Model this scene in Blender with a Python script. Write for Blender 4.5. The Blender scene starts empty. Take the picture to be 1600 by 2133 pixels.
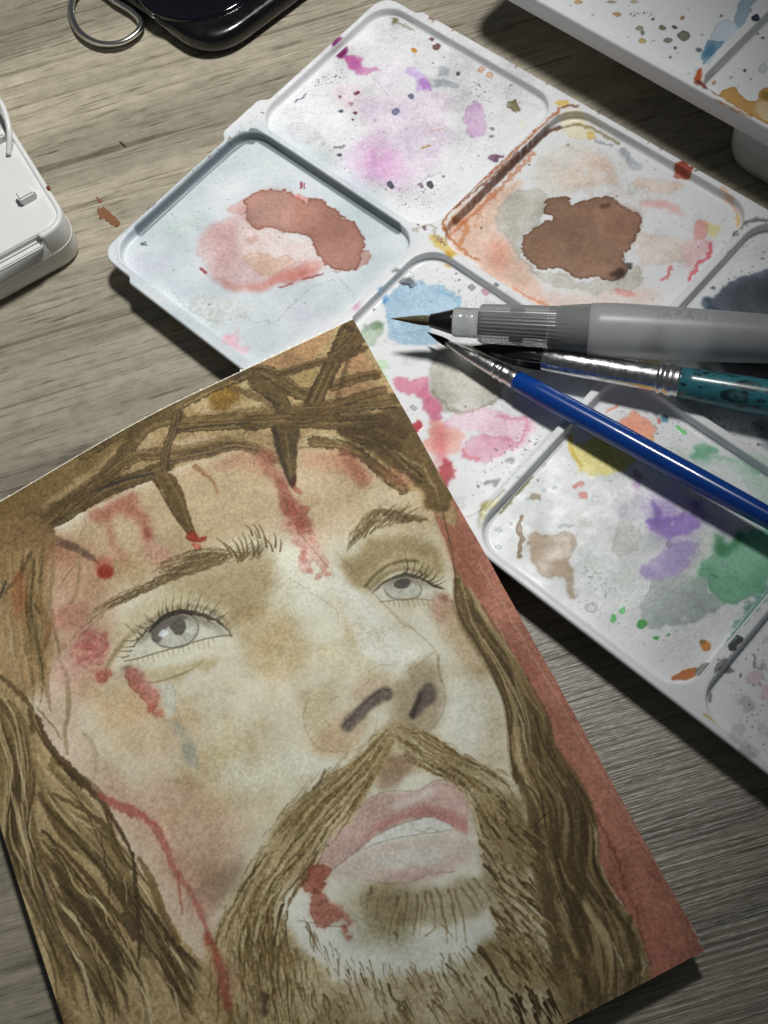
import bpy, bmesh, math, random
import numpy as np
from mathutils import Vector, Matrix

# ------------------------------------------------------------------ camera
FPX, TILT, ROLL, DIST, ZREF = 2600.0, 0.4507, -0.2873, 0.25, 0.008   # focal length in photo pixels (1600 wide)
_ct, _st = math.cos(TILT), math.sin(TILT)
_cr, _sr = math.cos(ROLL), math.sin(ROLL)
_r, _u, FWD = np.array([1., 0, 0]), np.array([0, _ct, _st]), np.array([0, _st, -_ct])
RIGHT, UP = _cr * _r + _sr * _u, -_sr * _r + _cr * _u
CAM = np.array([0, 0, ZREF]) - FWD * DIST

def unp(x, y, z):
    """photo pixel -> point on the horizontal plane at height z (metres)"""
    d = (x - 800) / FPX * RIGHT - (y - 1066.5) / FPX * UP + FWD
    return CAM + d * ((z - CAM[2]) / d[2])

scene = bpy.context.scene
COL = scene.collection
cam_data = bpy.data.cameras.new('camera')
cam_data.sensor_fit = 'HORIZONTAL'
cam_data.sensor_width = 36.0
cam_data.lens = FPX / 1600.0 * 36.0
cam_data.clip_start = 0.01
cam_data.clip_end = 20.0
cam_obj = bpy.data.objects.new('camera', cam_data)
COL.objects.link(cam_obj)
m = Matrix.Identity(4)
for i, v in enumerate((RIGHT, UP, -FWD)):
    for j in range(3):
        m[j][i] = v[j]
for j in range(3):
    m[j][3] = CAM[j]
cam_obj.matrix_world = m
scene.camera = cam_obj

# ------------------------------------------------------------------ world, lamp, exposure
world = bpy.data.worlds.new('World')
scene.world = world
world.use_nodes = True
bg = world.node_tree.nodes['Background']
bg.inputs[0].default_value = (0.85, 0.93, 1.0, 1)
bg.inputs[1].default_value = 0.05

lamp = bpy.data.lights.new('desk_lamp', 'SPOT')
lamp.energy = 6.0
lamp.color = (1.0, 0.985, 0.955)
lamp.shadow_soft_size = 0.028
lamp.spot_size = math.radians(63)
lamp.spot_blend = 1.0
lamp_obj = bpy.data.objects.new('desk_lamp', lamp)
COL.objects.link(lamp_obj)
LAMP = Vector((0.085, 0.142, 0.38))
lamp_obj.location = LAMP
lamp_obj.rotation_euler = (Vector((-0.078, 0.070, 0.0)) - LAMP).to_track_quat('-Z', 'Y').to_euler()

scene.view_settings.view_transform = 'Standard'
scene.view_settings.look = 'None'
scene.view_settings.exposure = 0.0
scene.view_settings.gamma = 1.0
scene.view_settings.use_curve_mapping = False
scene.render.engine = 'CYCLES'
scene.cycles.max_bounces = 8
scene.cycles.use_denoising = True

MM = 0.001
rng = np.random.RandomState(7)
rnd = random.Random(11)

# ------------------------------------------------------------------ object helpers
def tag(o, label, cat, group=None):
    o['label'] = label
    o['category'] = cat
    if group:
        o['group'] = group
    return o

def empty(name, loc=(0, 0, 0), mat3=None):
    o = bpy.data.objects.new(name, None)
    o.empty_display_size = 0.01
    COL.objects.link(o)
    o.location = loc
    return o

def link_bm(name, bm, mat, parent=None, smooth=True):
    me = bpy.data.meshes.new(name)
    bm.normal_update()
    bm.to_mesh(me)
    bm.free()
    if smooth:
        for p in me.polygons:
            p.use_smooth = True
    if mat:
        me.materials.append(mat)
    o = bpy.data.objects.new(name, me)
    COL.objects.link(o)
    if parent:
        o.parent = parent
    return o

# ------------------------------------------------------------------ materials
def new_mat(name):
    mt = bpy.data.materials.new(name)
    mt.use_nodes = True
    nt = mt.node_tree
    return mt, nt, nt.nodes['Principled BSDF']

def lin(c):
    c = np.asarray(c, float)
    if c.max() > 1.0:
        c = c / 255.0
    return np.where(c <= 0.04045, c / 12.92, ((c + 0.055) / 1.055) ** 2.4)

def noise_node(nt, scale, detail=3.0, rough=0.55, coord='Object', stretch=None, loc=None):
    tc = nt.nodes.new('ShaderNodeTexCoord')
    n = nt.nodes.new('ShaderNodeTexNoise')
    n.inputs['Scale'].default_value = scale
    n.inputs['Detail'].default_value = detail
    n.inputs['Roughness'].default_value = rough
    if stretch or loc:
        mp = nt.nodes.new('ShaderNodeMapping')
        mp.inputs['Scale'].default_value = stretch or (1, 1, 1)
        mp.inputs['Location'].default_value = loc or (0, 0, 0)
        nt.links.new(tc.outputs[coord], mp.inputs['Vector'])
        nt.links.new(mp.outputs['Vector'], n.inputs['Vector'])
    else:
        nt.links.new(tc.outputs[coord], n.inputs['Vector'])
    return n

def ramp(nt, src, stops):
    r = nt.nodes.new('ShaderNodeValToRGB')
    e = r.color_ramp.elements
    e[0].position, e[1].position = stops[0][0], stops[-1][0]
    e[0].color = (*stops[0][1], 1)
    e[1].color = (*stops[-1][1], 1)
    for pos, c in stops[1:-1]:
        k = e.new(pos)
        k.color = (*c, 1)
    nt.links.new(src, r.inputs['Fac'])
    return r

def mixrgb(nt, a, b, fac, mode='MIX'):
    n = nt.nodes.new('ShaderNodeMix')
    n.data_type = 'RGBA'
    n.blend_type = mode
    for sock, v in ((n.inputs['Factor'], fac), (n.inputs['A'], a), (n.inputs['B'], b)):
        if hasattr(v, 'is_output'):
            nt.links.new(v, sock)
        elif isinstance(v, (int, float)):
            sock.default_value = v
        else:
            sock.default_value = (*v, 1)
    return n.outputs['Result']

def bump(nt, bsdf, height, strength, dist):
    b = nt.nodes.new('ShaderNodeBump')
    b.inputs['Strength'].default_value = strength
    b.inputs['Distance'].default_value = dist
    nt.links.new(height, b.inputs['Height'])
    nt.links.new(b.outputs['Normal'], bsdf.inputs['Normal'])
    return b

def simple(name, srgb, rough=0.5, metal=0.0, vary=0.08, nscale=300, bump_s=0.0, trans=0.0, ior=1.45, coat=0.0):
    mt, nt, b = new_mat(name)
    c = lin(srgb)
    n = noise_node(nt, nscale, 4)
    r = ramp(nt, n.outputs['Fac'], [(0.3, tuple(np.clip(c * (1 - vary), 0, 1))), (0.7, tuple(np.clip(c * (1 + vary), 0, 1)))])
    nt.links.new(r.outputs['Color'], b.inputs['Base Color'])
    b.inputs['Roughness'].default_value = rough
    b.inputs['Metallic'].default_value = metal
    b.inputs['Transmission Weight'].default_value = trans
    b.inputs['IOR'].default_value = ior
    b.inputs['Coat Weight'].default_value = coat
    if bump_s:
        bump(nt, b, n.outputs['Fac'], bump_s, 0.0001)
    return mt

# ------------------------------------------------------------------ painting engine (pigment on paper and plastic)
def vnoise(h, w, cell, r):
    gh, gw = int(h / cell) + 3, int(w / cell) + 3
    g = r.uniform(-1, 1, (gh, gw)).astype(np.float32)
    yy = np.arange(h, dtype=np.float32) / cell
    xx = np.arange(w, dtype=np.float32) / cell
    yi, xi = yy.astype(int), xx.astype(int)
    fy, fx = yy - yi, xx - xi
    fy, fx = (fy * fy * (3 - 2 * fy))[:, None], (fx * fx * (3 - 2 * fx))[None]
    a, b = g[yi][:, xi], g[yi][:, xi + 1]
    c, d = g[yi + 1][:, xi], g[yi + 1][:, xi + 1]
    return (a * (1 - fx) + b * fx) * (1 - fy) + (c * (1 - fx) + d * fx) * fy

def fbm(h, w, cell, r, octs=4):
    out = np.zeros((h, w), np.float32)
    amp, tot = 1.0, 0.0
    for _ in range(octs):
        out += amp * vnoise(h, w, max(cell, 1.01), r)
        tot += amp
        amp *= 0.55
        cell /= 2.0
    return out / tot * 1.6

def blur(a, r):
    n = int(round(r))
    if n < 1:
        return a
    for _ in range(2):
        for ax in (0, 1):
            p = [(0, 0), (0, 0)]
            p[ax] = (n + 1, n)
            c = np.cumsum(np.pad(a, p, mode='edge'), axis=ax, dtype=np.float64)
            k = 2 * n + 1
            a = ((c[k:] - c[:-k]) if ax == 0 else (c[:, k:] - c[:, :-k])) / k
            a = a.astype(np.float32)
    return a

def catmull(p, closed, k):
    p = np.asarray(p, float)
    n = len(p)
    if n < 3:
        return p
    if closed:
        P = np.vstack([p[-1], p, p[0], p[1]])
        segs = n
    else:
        P = np.vstack([2 * p[0] - p[1], p, 2 * p[-1] - p[-2]])
        segs = n - 1
    t = (np.arange(k) / k)[:, None]
    out = []
    for i in range(segs):
        a, b, c, d = P[i], P[i + 1], P[i + 2], P[i + 3]
        out.append(0.5 * (2 * b + (c - a) * t + (2 * a - 5 * b + 4 * c - d) * t ** 2 + (3 * b - a - 3 * c + d) * t ** 3))
    if not closed:
        out.append(p[-1:])
    return np.vstack(out)

def crop(x0, y0, s):
    """reader for coordinates measured on an enlargement of the photograph"""
    return lambda *pts: [(x0 + x / s, y0 + y / s) for x, y in pts]

class Canvas:
    def __init__(self, w, h, tomap, base, scale, seed):
        self.w, self.h, self.map, self.s = w, h, tomap, scale
        r = np.random.RandomState(seed)
        self.rs = r
        self.img = np.empty((h, w, 3), np.float32)
        self.img[:] = np.array(base, np.float32)
        self.wet = np.zeros((h, w), np.float32)
        self.nx, self.ny = fbm(h, w, 26, r, 4), fbm(h, w, 26, r, 4)
        self.fx, self.fy = fbm(h, w, 7, r, 3), fbm(h, w, 7, r, 3)
        self.coarse = 0.0
        self.gx, self.gy = fbm(h, w, 80, r, 3), fbm(h, w, 80, r, 3)
        self.pig = fbm(h, w, 60, r, 5)
        self.fine = fbm(h, w, 3.2, r, 2)

    def pts(self, p):
        return np.array([self.map(*q) for q in p])

    def apply(self, y0, y1, x0, x1, al, col, gran, mode, wet):
        sub = self.img[y0:y1, x0:x1]
        c = np.array(col, np.float32)
        cc = c[None, None] * (1 + gran * self.pig[y0:y1, x0:x1, None] + 0.5 * gran * self.fine[y0:y1, x0:x1, None])
        a = np.clip(al, 0, 1)[..., None]
        if mode == 'mul':
            sub *= 1 - a + a * cc / 255.0
        else:
            sub += (cc - sub) * a
        if wet:
            w = self.wet[y0:y1, x0:x1]
            w += (wet - w) * np.clip(al, 0, 1)

    def blob(self, p, col, a=1.0, soft=1.0, warp=6.0, edge=0.0, ew=3.0, gran=0.05, mode='mix', fine=1.5, k=5, wet=0.0, fade=0.0):
        s = self.s
        q = catmull(self.pts(p), True, k) if k > 1 else self.pts(p)
        soft, warp, fine, ew = soft * s, warp * s, fine * s, ew * s
        cw_ = warp * self.coarse
        mg = int((warp + cw_) * 1.5 + fine * 1.5 + soft * 2 + ew + 4)
        x0, y0 = np.floor(q.min(0)).astype(int) - mg
        x1, y1 = np.ceil(q.max(0)).astype(int) + mg
        x0, y0, x1, y1 = max(x0, 0), max(y0, 0), min(x1, self.w), min(y1, self.h)
        if x1 <= x0 or y1 <= y0:
            return
        sl = (slice(y0, y1), slice(x0, x1))
        X = np.arange(x0, x1, dtype=np.float32)[None] + self.nx[sl] * warp + self.gx[sl] * cw_ + self.fx[sl] * fine
        Y = np.arange(y0, y1, dtype=np.float32)[:, None] + self.ny[sl] * warp + self.gy[sl] * cw_ + self.fy[sl] * fine
        ins = np.zeros(X.shape, bool)
        for i in range(len(q)):
            ax, ay = q[i - 1]
            bx, by = q[i]
            if ay == by:
                continue
            ins ^= ((Y < by) != (Y < ay)) & (X < (ax - bx) * (Y - by) / (ay - by) + bx)
        hard = ins.astype(np.float32)
        mk = blur(hard, max(soft, 0.6))
        if soft < 1.2:
            mk = 0.5 * mk + 0.5 * hard
        al = mk * a
        if fade:
            al = al * (1 - fade * np.clip(0.5 + self.pig[sl], 0, 1))
        self.apply(y0, y1, x0, x1, al, col, gran, mode, wet)
        if edge:
            rim = np.clip(hard * (1 - blur(hard, max(ew, 1))) * 2.0, 0, 1) * edge * mk
            self.img[sl] *= (1 - rim[..., None] * (1 - np.array(col, np.float32) / 330.0))

    def stroke(self, p, w, col, a=1.0, soft=0.8, t0=1.0, t1=1.0, rough=0.0, gran=0.04, mode='mix', k=4, dry=0.0, wet=0.0, mid=None):
        s = self.s
        q = catmull(self.pts(p), False, k)
        n = len(q)
        if n < 2:
            return
        w, soft, rough = w * s * 0.5, max(soft * s, 0.45), rough * s
        t = np.linspace(0, 1, n)
        rad = w * (t0 + (t1 - t0) * t) if mid is None else w * np.interp(t, [0, .5, 1], [t0, mid, t1])
        mg = int(w * max(t0, t1, mid or 0) + soft * 2 + rough * 2 + 3)
        x0, y0 = np.floor(q.min(0)).astype(int) - mg
        x1, y1 = np.ceil(q.max(0)).astype(int) + mg
        x0, y0, x1, y1 = max(x0, 0), max(y0, 0), min(x1, self.w), min(y1, self.h)
        if x1 <= x0 or y1 <= y0:
            return
        D = np.full((y1 - y0, x1 - x0), 1e3, np.float32)
        for i in range(n - 1):
            a0, b0 = q[i], q[i + 1]
            lo, hi = np.minimum(a0, b0) - mg, np.maximum(a0, b0) + mg
            u0, v0 = max(int(lo[0]), x0), max(int(lo[1]), y0)
            u1, v1 = min(int(hi[0]) + 1, x1), min(int(hi[1]) + 1, y1)
            if u1 <= u0 or v1 <= v0:
                continue
            X = np.arange(u0, u1, dtype=np.float32)[None] - a0[0]
            Y = np.arange(v0, v1, dtype=np.float32)[:, None] - a0[1]
            if rough:
                X = X + self.fx[v0:v1, u0:u1] * rough
                Y = Y + self.fy[v0:v1, u0:u1] * rough
            d = b0 - a0
            L = float(d @ d) + 1e-9
            tt = np.clip((X * d[0] + Y * d[1]) / L, 0, 1)
            dist = np.hypot(X - tt * d[0], Y - tt * d[1]) - (rad[i] + (rad[i + 1] - rad[i]) * tt)
            S = D[v0 - y0:v1 - y0, u0 - x0:u1 - x0]
            np.minimum(S, dist, out=S)
        al = np.clip(0.5 - D / (2 * soft), 0, 1) * a
        if dry:
            al = al * np.clip(1 - dry * (0.6 + 1.6 * self.fine[y0:y1, x0:x1]), 0, 1)
        self.apply(y0, y1, x0, x1, al, col, gran, mode, wet)

    def hair(self, A, B, n, w, cols, a=(0.4, 0.8), span=(0.25, 0.8), jit=4, soft=1.0, tip=0.15, wave=0.0):
        """n strands running between two guide curves"""
        r = self.rs
        m = 24
        def res(c):
            c = catmull(c, False, 6)
            d = np.r_[0, np.cumsum(np.hypot(*np.diff(c, axis=0).T))]
            t = np.linspace(0, d[-1], m)
            return np.c_[np.interp(t, d, c[:, 0]), np.interp(t, d, c[:, 1])]
        GA, GB = res(A), res(B)
        for _ in range(n):
            f = r.rand()
            L = r.uniform(*span)
            s0 = r.uniform(-0.05, 1.02 - L)
            i0, i1 = max(int(s0 * (m - 1)), 0), min(int((s0 + L) * (m - 1)) + 1, m - 1)
            if i1 - i0 < 2:
                continue
            f2 = np.clip(f + r.uniform(-0.12, 0.12), 0, 1)
            ff = np.linspace(f, f2, i1 - i0 + 1)[:, None]
            c = GA[i0:i1 + 1] * (1 - ff) + GB[i0:i1 + 1] * ff
            c = c[::max(1, len(c) // 6)] + r.uniform(-jit, jit, 2)
            c = c + r.normal(0, 1.6 if not wave else 0.8, c.shape)
            if wave and len(c) > 2:
                d = np.gradient(c, axis=0)
                nn = np.c_[-d[:, 1], d[:, 0]] / (np.hypot(d[:, 0], d[:, 1])[:, None] + 1e-9)
                ph = np.linspace(0, r.uniform(3, 7), len(c)) + r.uniform(0, 6.28)
                c = c + nn * (np.sin(ph) * wave * r.uniform(.4, 1.2))[:, None]
            col = np.array(cols[r.randint(len(cols))]) * r.uniform(0.88, 1.12)
            if len(c) >= 2:
                self.stroke(c, w * r.uniform(0.5, 1.4), col, r.uniform(*a), soft, r.uniform(tip, 0.6), tip, k=4, mid=1.0, dry=0.22 if not wave else 0.06, rough=1.5 if not wave else 0.8)

    def hatch(self, poly, n, anchors, length, w, cols, a=(0.4, 0.8), curve=0.15, soft=0.8, tip=0.2):
        """short strokes inside a polygon, direction taken from anchor points (x, y, dx, dy)"""
        r = self.rs
        P = np.array(poly, float)
        lo, hi = P.min(0), P.max(0)
        an = np.array(anchors, float)
        done = 0
        while done < n:
            x, y = r.uniform(lo, hi)
            ins = False
            for i in range(len(P)):
                ax, ay = P[i - 1]
                bx, by = P[i]
                if (y < by) != (y < ay) and x < (ax - bx) * (y - by) / (ay - by) + bx:
                    ins = not ins
            if not ins:
                continue
            done += 1
            wt = 1 / (((an[:, 0] - x) ** 2 + (an[:, 1] - y) ** 2) + 50)
            d = (an[:, 2:] * wt[:, None]).sum(0)
            d /= np.hypot(*d) + 1e-9
            L = length * r.uniform(0.5, 1.4)
            nrm = np.array([-d[1], d[0]]) * L * r.uniform(-curve, curve)
            c = [(x, y), (x + d[0] * L * .5 + nrm[0], y + d[1] * L * .5 + nrm[1]), (x + d[0] * L, y + d[1] * L)]
            col = np.array(cols[r.randint(len(cols))]) * r.uniform(0.88, 1.12)
            self.stroke(c, w * r.uniform(0.5, 1.4), col, r.uniform(*a), soft, 0.8, tip, k=3)

    def specks(self, poly, n, cols, size=(1.0, 3.0), a=(0.4, 0.9)):
        r = self.rs
        P = np.array(poly, float)
        lo, hi = P.min(0), P.max(0)
        done = 0
        while done < n:
            x, y = r.uniform(lo, hi)
            ins = False
            for i in range(len(P)):
                ax, ay = P[i - 1]
                bx, by = P[i]
                if (y < by) != (y < ay) and x < (ax - bx) * (y - by) / (ay - by) + bx:
                    ins = not ins
            if not ins:
                continue
            done += 1
            s = r.uniform(*size) * (2.0 if r.rand() < 0.07 else 1)
            dx, dy = r.uniform(-1, 1, 2) * s
            self.stroke([(x, y), (x + dx, y + dy)], s, cols[r.randint(len(cols))], r.uniform(*a), 0.7, rough=1.2)

    def image(self, name, gain):
        out = np.ones((self.h, self.w, 4), np.float32)
        out[..., :3] = np.clip(self.img * gain / 255.0, 0, 0.97)
        out[..., 3] = 1.0
        im = bpy.data.images.new(name, self.w, self.h, alpha=False)
        im.colorspace_settings.name = 'sRGB'
        im.pixels.foreach_set(np.ascontiguousarray(out[::-1]).ravel())
        im.update()
        im.pack()
        return im

# ------------------------------------------------------------------ the painted sheet: placement
SH_RT, SH_RB = unp(735, 664, 0.0090), unp(1470, 1980, 0.006)
_v = (SH_RB - SH_RT)[:2]
SH_H = float(np.hypot(*_v))
SH_W = 0.1055
VD = _v / SH_H
UD = np.array([VD[1], -VD[0]])
if UD[0] > 0:
    UD = -UD

def sstep(a, b, x):
    t = np.clip((x - a) / (b - a), 0, 1)
    return t * t * (3 - 2 * t)

def sheet_z(U, V):
    u, v = U / SH_W, V / SH_H
    wob = 0.00022 * np.sin(5.1 * u + 2.3 * v) * np.sin(6.3 * v + 1.1 * u + .6)
    k = sstep(0.36, 1.05, u)
    right = 0.0090 - 0.0030 * sstep(0.42, 1.0, v)
    left = 0.0007 + 0.0043 * np.sin(np.pi * 0.85 * np.clip(v, 0, 1))
    return right * (1 - k) + left * k + wob * sstep(0.35, 0.6, v)

def to_sheet(x, y):
    z = 0.007
    for _ in range(4):
        d = unp(x, y, z)[:2] - SH_RT[:2]
        U, V = float(d @ UD), float(d @ VD)
        z = float(sheet_z(np.clip(U, 0, SH_W), np.clip(V, 0, SH_H)))
    return U, V

SPP = 8000.0          # texture pixels per metre on the sheet
PAD = 0.001           # painted margin around the sheet
sw, sh = int((SH_W + 2 * PAD) * SPP), int((SH_H + 2 * PAD) * SPP)

def sheet_px(x, y):
    U, V = to_sheet(x, y)
    return ((SH_W - U + PAD) * SPP, (V + PAD) * SPP)

cv = Canvas(sw, sh, sheet_px, (200, 193, 168), 0.78, 21)
cA, cB, cC, cD = crop(0, 640, 2), crop(500, 640, 2.6667), crop(0, 1150, 2.6667), crop(550, 1150, 2.6667)
cE, cF, cG, cH = crop(0, 1600, 2.2857), crop(500, 1550, 2.2857), crop(950, 1150, 2.4615), crop(950, 1600, 2.4615)
cI = crop(0, 800, 3.2)

cv.img *= (1 + 0.035 * cv.pig[..., None])
# --- skin washes
wash = lambda p, c, a=.7, soft=18, warp=10, **k: cv.blob(p, c, a, soft=soft, warp=warp, fine=3, **k)
wash([(100, 1120), (230, 1040), (400, 960), (560, 920), (720, 920), (860, 980), (935, 1090), (880, 1110), (740, 1090), (640, 1130), (560, 1100), (420, 1150), (280, 1220), (180, 1260), (110, 1200)], (176, 155, 120), .85, 22)
wash([(560, 1000), (640, 980), (740, 1010), (730, 1100), (640, 1180), (570, 1120)], (186, 166, 138), .5, 18)
wash([(740, 1000), (860, 1020), (900, 1100), (800, 1100)], (190, 180, 150), .5, 16)
wash([(50, 1150), (200, 1130), (240, 1280), (215, 1400), (150, 1480), (80, 1400)], (172, 138, 112), .75, 24)
wash([(420, 1180), (555, 1150), (590, 1190), (555, 1260), (500, 1290), (430, 1240), (330, 1230), (300, 1240)], (154, 139, 104), .68, 12)
wash([(270, 1270), (380, 1220), (470, 1230), (490, 1290), (420, 1260), (330, 1280), (260, 1340)], (176, 164, 126), .6, 10)
wash([(470, 1280), (590, 1250), (610, 1330), (545, 1370), (480, 1340)], (180, 164, 126), .5, 12)
wash([(560, 1300), (620, 1310), (640, 1390), (570, 1420), (505, 1370)], (190, 172, 132), .6, 12)
wash([(712, 1252), (765, 1290), (800, 1345), (775, 1362), (720, 1330)], (176, 160, 116), .8, 5)
wash([(660, 1340), (760, 1330), (800, 1400), (700, 1420)], (194, 184, 150), .7, 14)
wash([(715, 1185), (770, 1128), (850, 1112), (905, 1140), (915, 1190), (830, 1180), (780, 1222), (740, 1222)], (150, 135, 98), .78, 8)
wash([(760, 1200), (800, 1160), (870, 1150), (920, 1190), (900, 1200), (830, 1185), (785, 1225)], (178, 168, 134), .7, 4)
wash([(300, 1405), (430, 1375), (436, 1390), (330, 1428)], (164, 150, 110), .55, 5)
wash([(180, 1420), (320, 1430), (420, 1490), (400, 1560), (250, 1570), (180, 1500)], (184, 160, 126), .6, 26)
wash([(200, 1440), (300, 1450), (310, 1490), (210, 1510)], (176, 146, 104), .5, 14)
wash([(400, 1560), (520, 1530), (600, 1620), (560, 1700), (440, 1720), (380, 1650)], (188, 174, 134), .7, 24)
wash([(640, 1440), (720, 1430), (700, 1520), (650, 1560), (632, 1500)], (192, 180, 146), .6, 10)
wash([(300, 1620), (420, 1640), (520, 1720), (470, 1800), (430, 1920), (330, 1800)], (180, 150, 126), .6, 24)
wash([(405, 1845), (500, 1785), (485, 1860), (430, 1905), (400, 1890)], (142, 122, 104), .65, 10)
wash([(690, 1510), (730, 1480), (765, 1500), (740, 1550), (690, 1572), (655, 1552)], (174, 148, 114), .6, 9)
wash([(730, 1430), (800, 1410), (825, 1450), (740, 1480)], (172, 150, 118), .6, 8)
wash([(828, 1410), (900, 1368), (922, 1440), (918, 1500), (870, 1532), (822, 1522), (815, 1450)], (150, 135, 108), .75, 9)
wash([(785, 1575), (862, 1570), (868, 1600), (805, 1640), (785, 1655)], (146, 124, 102), .85, 7)
wash([(900, 1255), (975, 1300), (1015, 1420), (975, 1410), (930, 1330)], (178, 156, 122), .7, 10)
wash([(985, 1440), (1045, 1480), (1060, 1600), (1000, 1570), (960, 1500)], (192, 180, 148), .6, 10)
wash([(720, 1900), (860, 1940), (900, 1980), (780, 1990), (700, 1950)], (182, 178, 156), .7, 12)
wash([(760, 1850), (850, 1830), (870, 1930), (770, 1940)], (160, 148, 116), .8, 8)
for p in (cF((560, 880), (640, 880), (640, 990), (570, 980)), cF((680, 880), (830, 890), (800, 990), (690, 1000))):
    wash(p, (172, 168, 140), .6, 4)
# --- lights on nose and cheek
wash([(690, 1195), (722, 1205), (820, 1320), (872, 1372), (800, 1395), (730, 1330)], (205, 201, 182), .85, 7)
wash([(590, 1130), (690, 1180), (640, 1280), (570, 1260)], (203, 199, 176), .75, 12)
wash([(440, 1600), (600, 1560), (650, 1600), (540, 1650)], (206, 203, 184), .6, 18)
wash([(950, 1420), (1000, 1420), (1010, 1560), (940, 1520)], (204, 201, 182), .7, 12)
wash([(620, 1930), (760, 1960), (1010, 1930), (1000, 1990), (820, 2020), (690, 2000)], (196, 192, 174), .75, 16)
wash([(600, 1880), (700, 1900), (760, 1960), (680, 2000), (620, 1950)], (204, 201, 184), .5, 14)
wash([(760, 1545), (805, 1510), (790, 1560), (760, 1580)], (198, 190, 164), .7, 5)
for k in range(70):   # faint brush marks on the cheek
    x, y = cv.rs.uniform(200, 1000), cv.rs.uniform(1330, 1720)
    cv.stroke([(x, y), (x + cv.rs.uniform(-15, 15), y + cv.rs.uniform(20, 60))], 14, (200, 190, 158) if k % 3 else (186, 168, 128), .22, 6, rough=4)

# --- jaw and temple tone running under the hair
wash([(90, 1420), (160, 1480), (200, 1560), (280, 1640), (360, 1760), (430, 1900), (450, 2010), (380, 2010), (290, 1840), (220, 1720), (120, 1600), (70, 1500)], (180, 158, 132), .8, 12)
# --- overall skin tone and soft modelling
sk = lambda p, c, a, soft, warp=14: cv.blob(p, np.array(c) * (.985, .99, 1.02), a * .36, soft=soft, warp=warp, fine=4, mode='mul', gran=.04)
sk([(120, 1150), (420, 960), (740, 930), (930, 1080), (1040, 1400), (1070, 1620), (900, 1650), (700, 1560), (560, 1740), (450, 1900), (300, 1780), (200, 1600), (150, 1420)], (238, 228, 208), .9, 20)
sk([(250, 1290), (420, 1210), (560, 1170), (610, 1210), (600, 1290), (560, 1370), (500, 1330), (480, 1290), (380, 1250)], (216, 204, 176), .8, 13)
sk([(600, 1270), (640, 1290), (660, 1380), (640, 1470), (600, 1420), (580, 1340)], (226, 214, 188), .8, 14)
sk([(700, 1180), (760, 1120), (900, 1110), (935, 1180), (920, 1240), (840, 1270), (770, 1230)], (214, 204, 178), .7, 10)
sk([(240, 1520), (380, 1560), (460, 1680), (470, 1800), (420, 1880), (330, 1780), (260, 1640)], (224, 206, 182), .8, 22)
sk([(380, 1790), (520, 1720), (560, 1720), (500, 1840), (440, 1930), (400, 1890)], (198, 180, 158), .7, 16)
sk([(990, 1380), (1030, 1440), (1060, 1560), (1060, 1620), (1010, 1590), (1000, 1480)], (222, 206, 180), .7, 10)
sk([(630, 1440), (700, 1420), (690, 1500), (740, 1560), (670, 1575), (635, 1520)], (224, 208, 180), .7, 9)
sk([(240, 1190), (400, 1120), (560, 1090), (560, 1150), (420, 1180), (290, 1240)], (224, 210, 182), .7, 14)
sk([(730, 1090), (850, 1050), (920, 1090), (880, 1120), (770, 1130)], (228, 216, 188), .7, 12)
sk([(560, 1330), (640, 1500), (600, 1620), (440, 1560), (330, 1470), (440, 1420)], (240, 230, 206), .7, 26)
for k in range(60):   # water marks inside the skin washes
    x, y = cv.rs.uniform(170, 1020), cv.rs.uniform(1000, 1720)
    s_ = cv.rs.uniform(14, 46)
    cv.blob([(x - s_, y), (x, y - s_ * .6), (x + s_, y), (x, y + s_ * .6)], (232, 220, 196), cv.rs.uniform(.1, .32), soft=2.5, warp=s_ * .5, fine=3, mode='mul', edge=.04)
# --- rose background on the right of the hair
cv.blob([(903, 1028), (940, 1000), (1300, 1580), (1540, 1990), (1400, 2090), (1350, 2060), (1345, 1990), (1300, 1890), (1240, 1790), (1226, 1670), (1150, 1550), (1110, 1440), (1050, 1340), (975, 1230), (946, 1190), (925, 1120), (898, 1060)], (160, 109, 90), 1.0, soft=1.5, warp=2, gran=.10, k=2)
for p, c, a in (([(900, 1040), (960, 1120), (1010, 1230), (960, 1210), (930, 1130)], (140, 92, 68), .7), ([(1050, 1340), (1090, 1360), (1120, 1430), (1080, 1400)], (134, 80, 64), .5),
                ([(1250, 1780), (1340, 1900), (1350, 1960), (1290, 1880)], (160, 104, 86), .5), ([(1300, 1750), (1400, 1900), (1440, 1970), (1370, 1950)], (184, 128, 102), .6), ([(1350, 1920), (1400, 1930), (1390, 2000), (1350, 2010)], (172, 110, 94), .6)):
    cv.blob(p, c, a, soft=10, warp=8)
for p, w in ((cH((600, 60), (690, 200), (760, 330), (830, 480), (870, 620)), 9), (cH((720, 250), (800, 400), (850, 560)), 6), (cH((860, 600), (920, 720), (950, 860), (985, 1000)), 7), (cH((700, 520), (800, 600), (870, 720)), 6)):
    cv.stroke(p, w, (118, 70, 56), .6, 2.0, .4, .6, rough=3)

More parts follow.
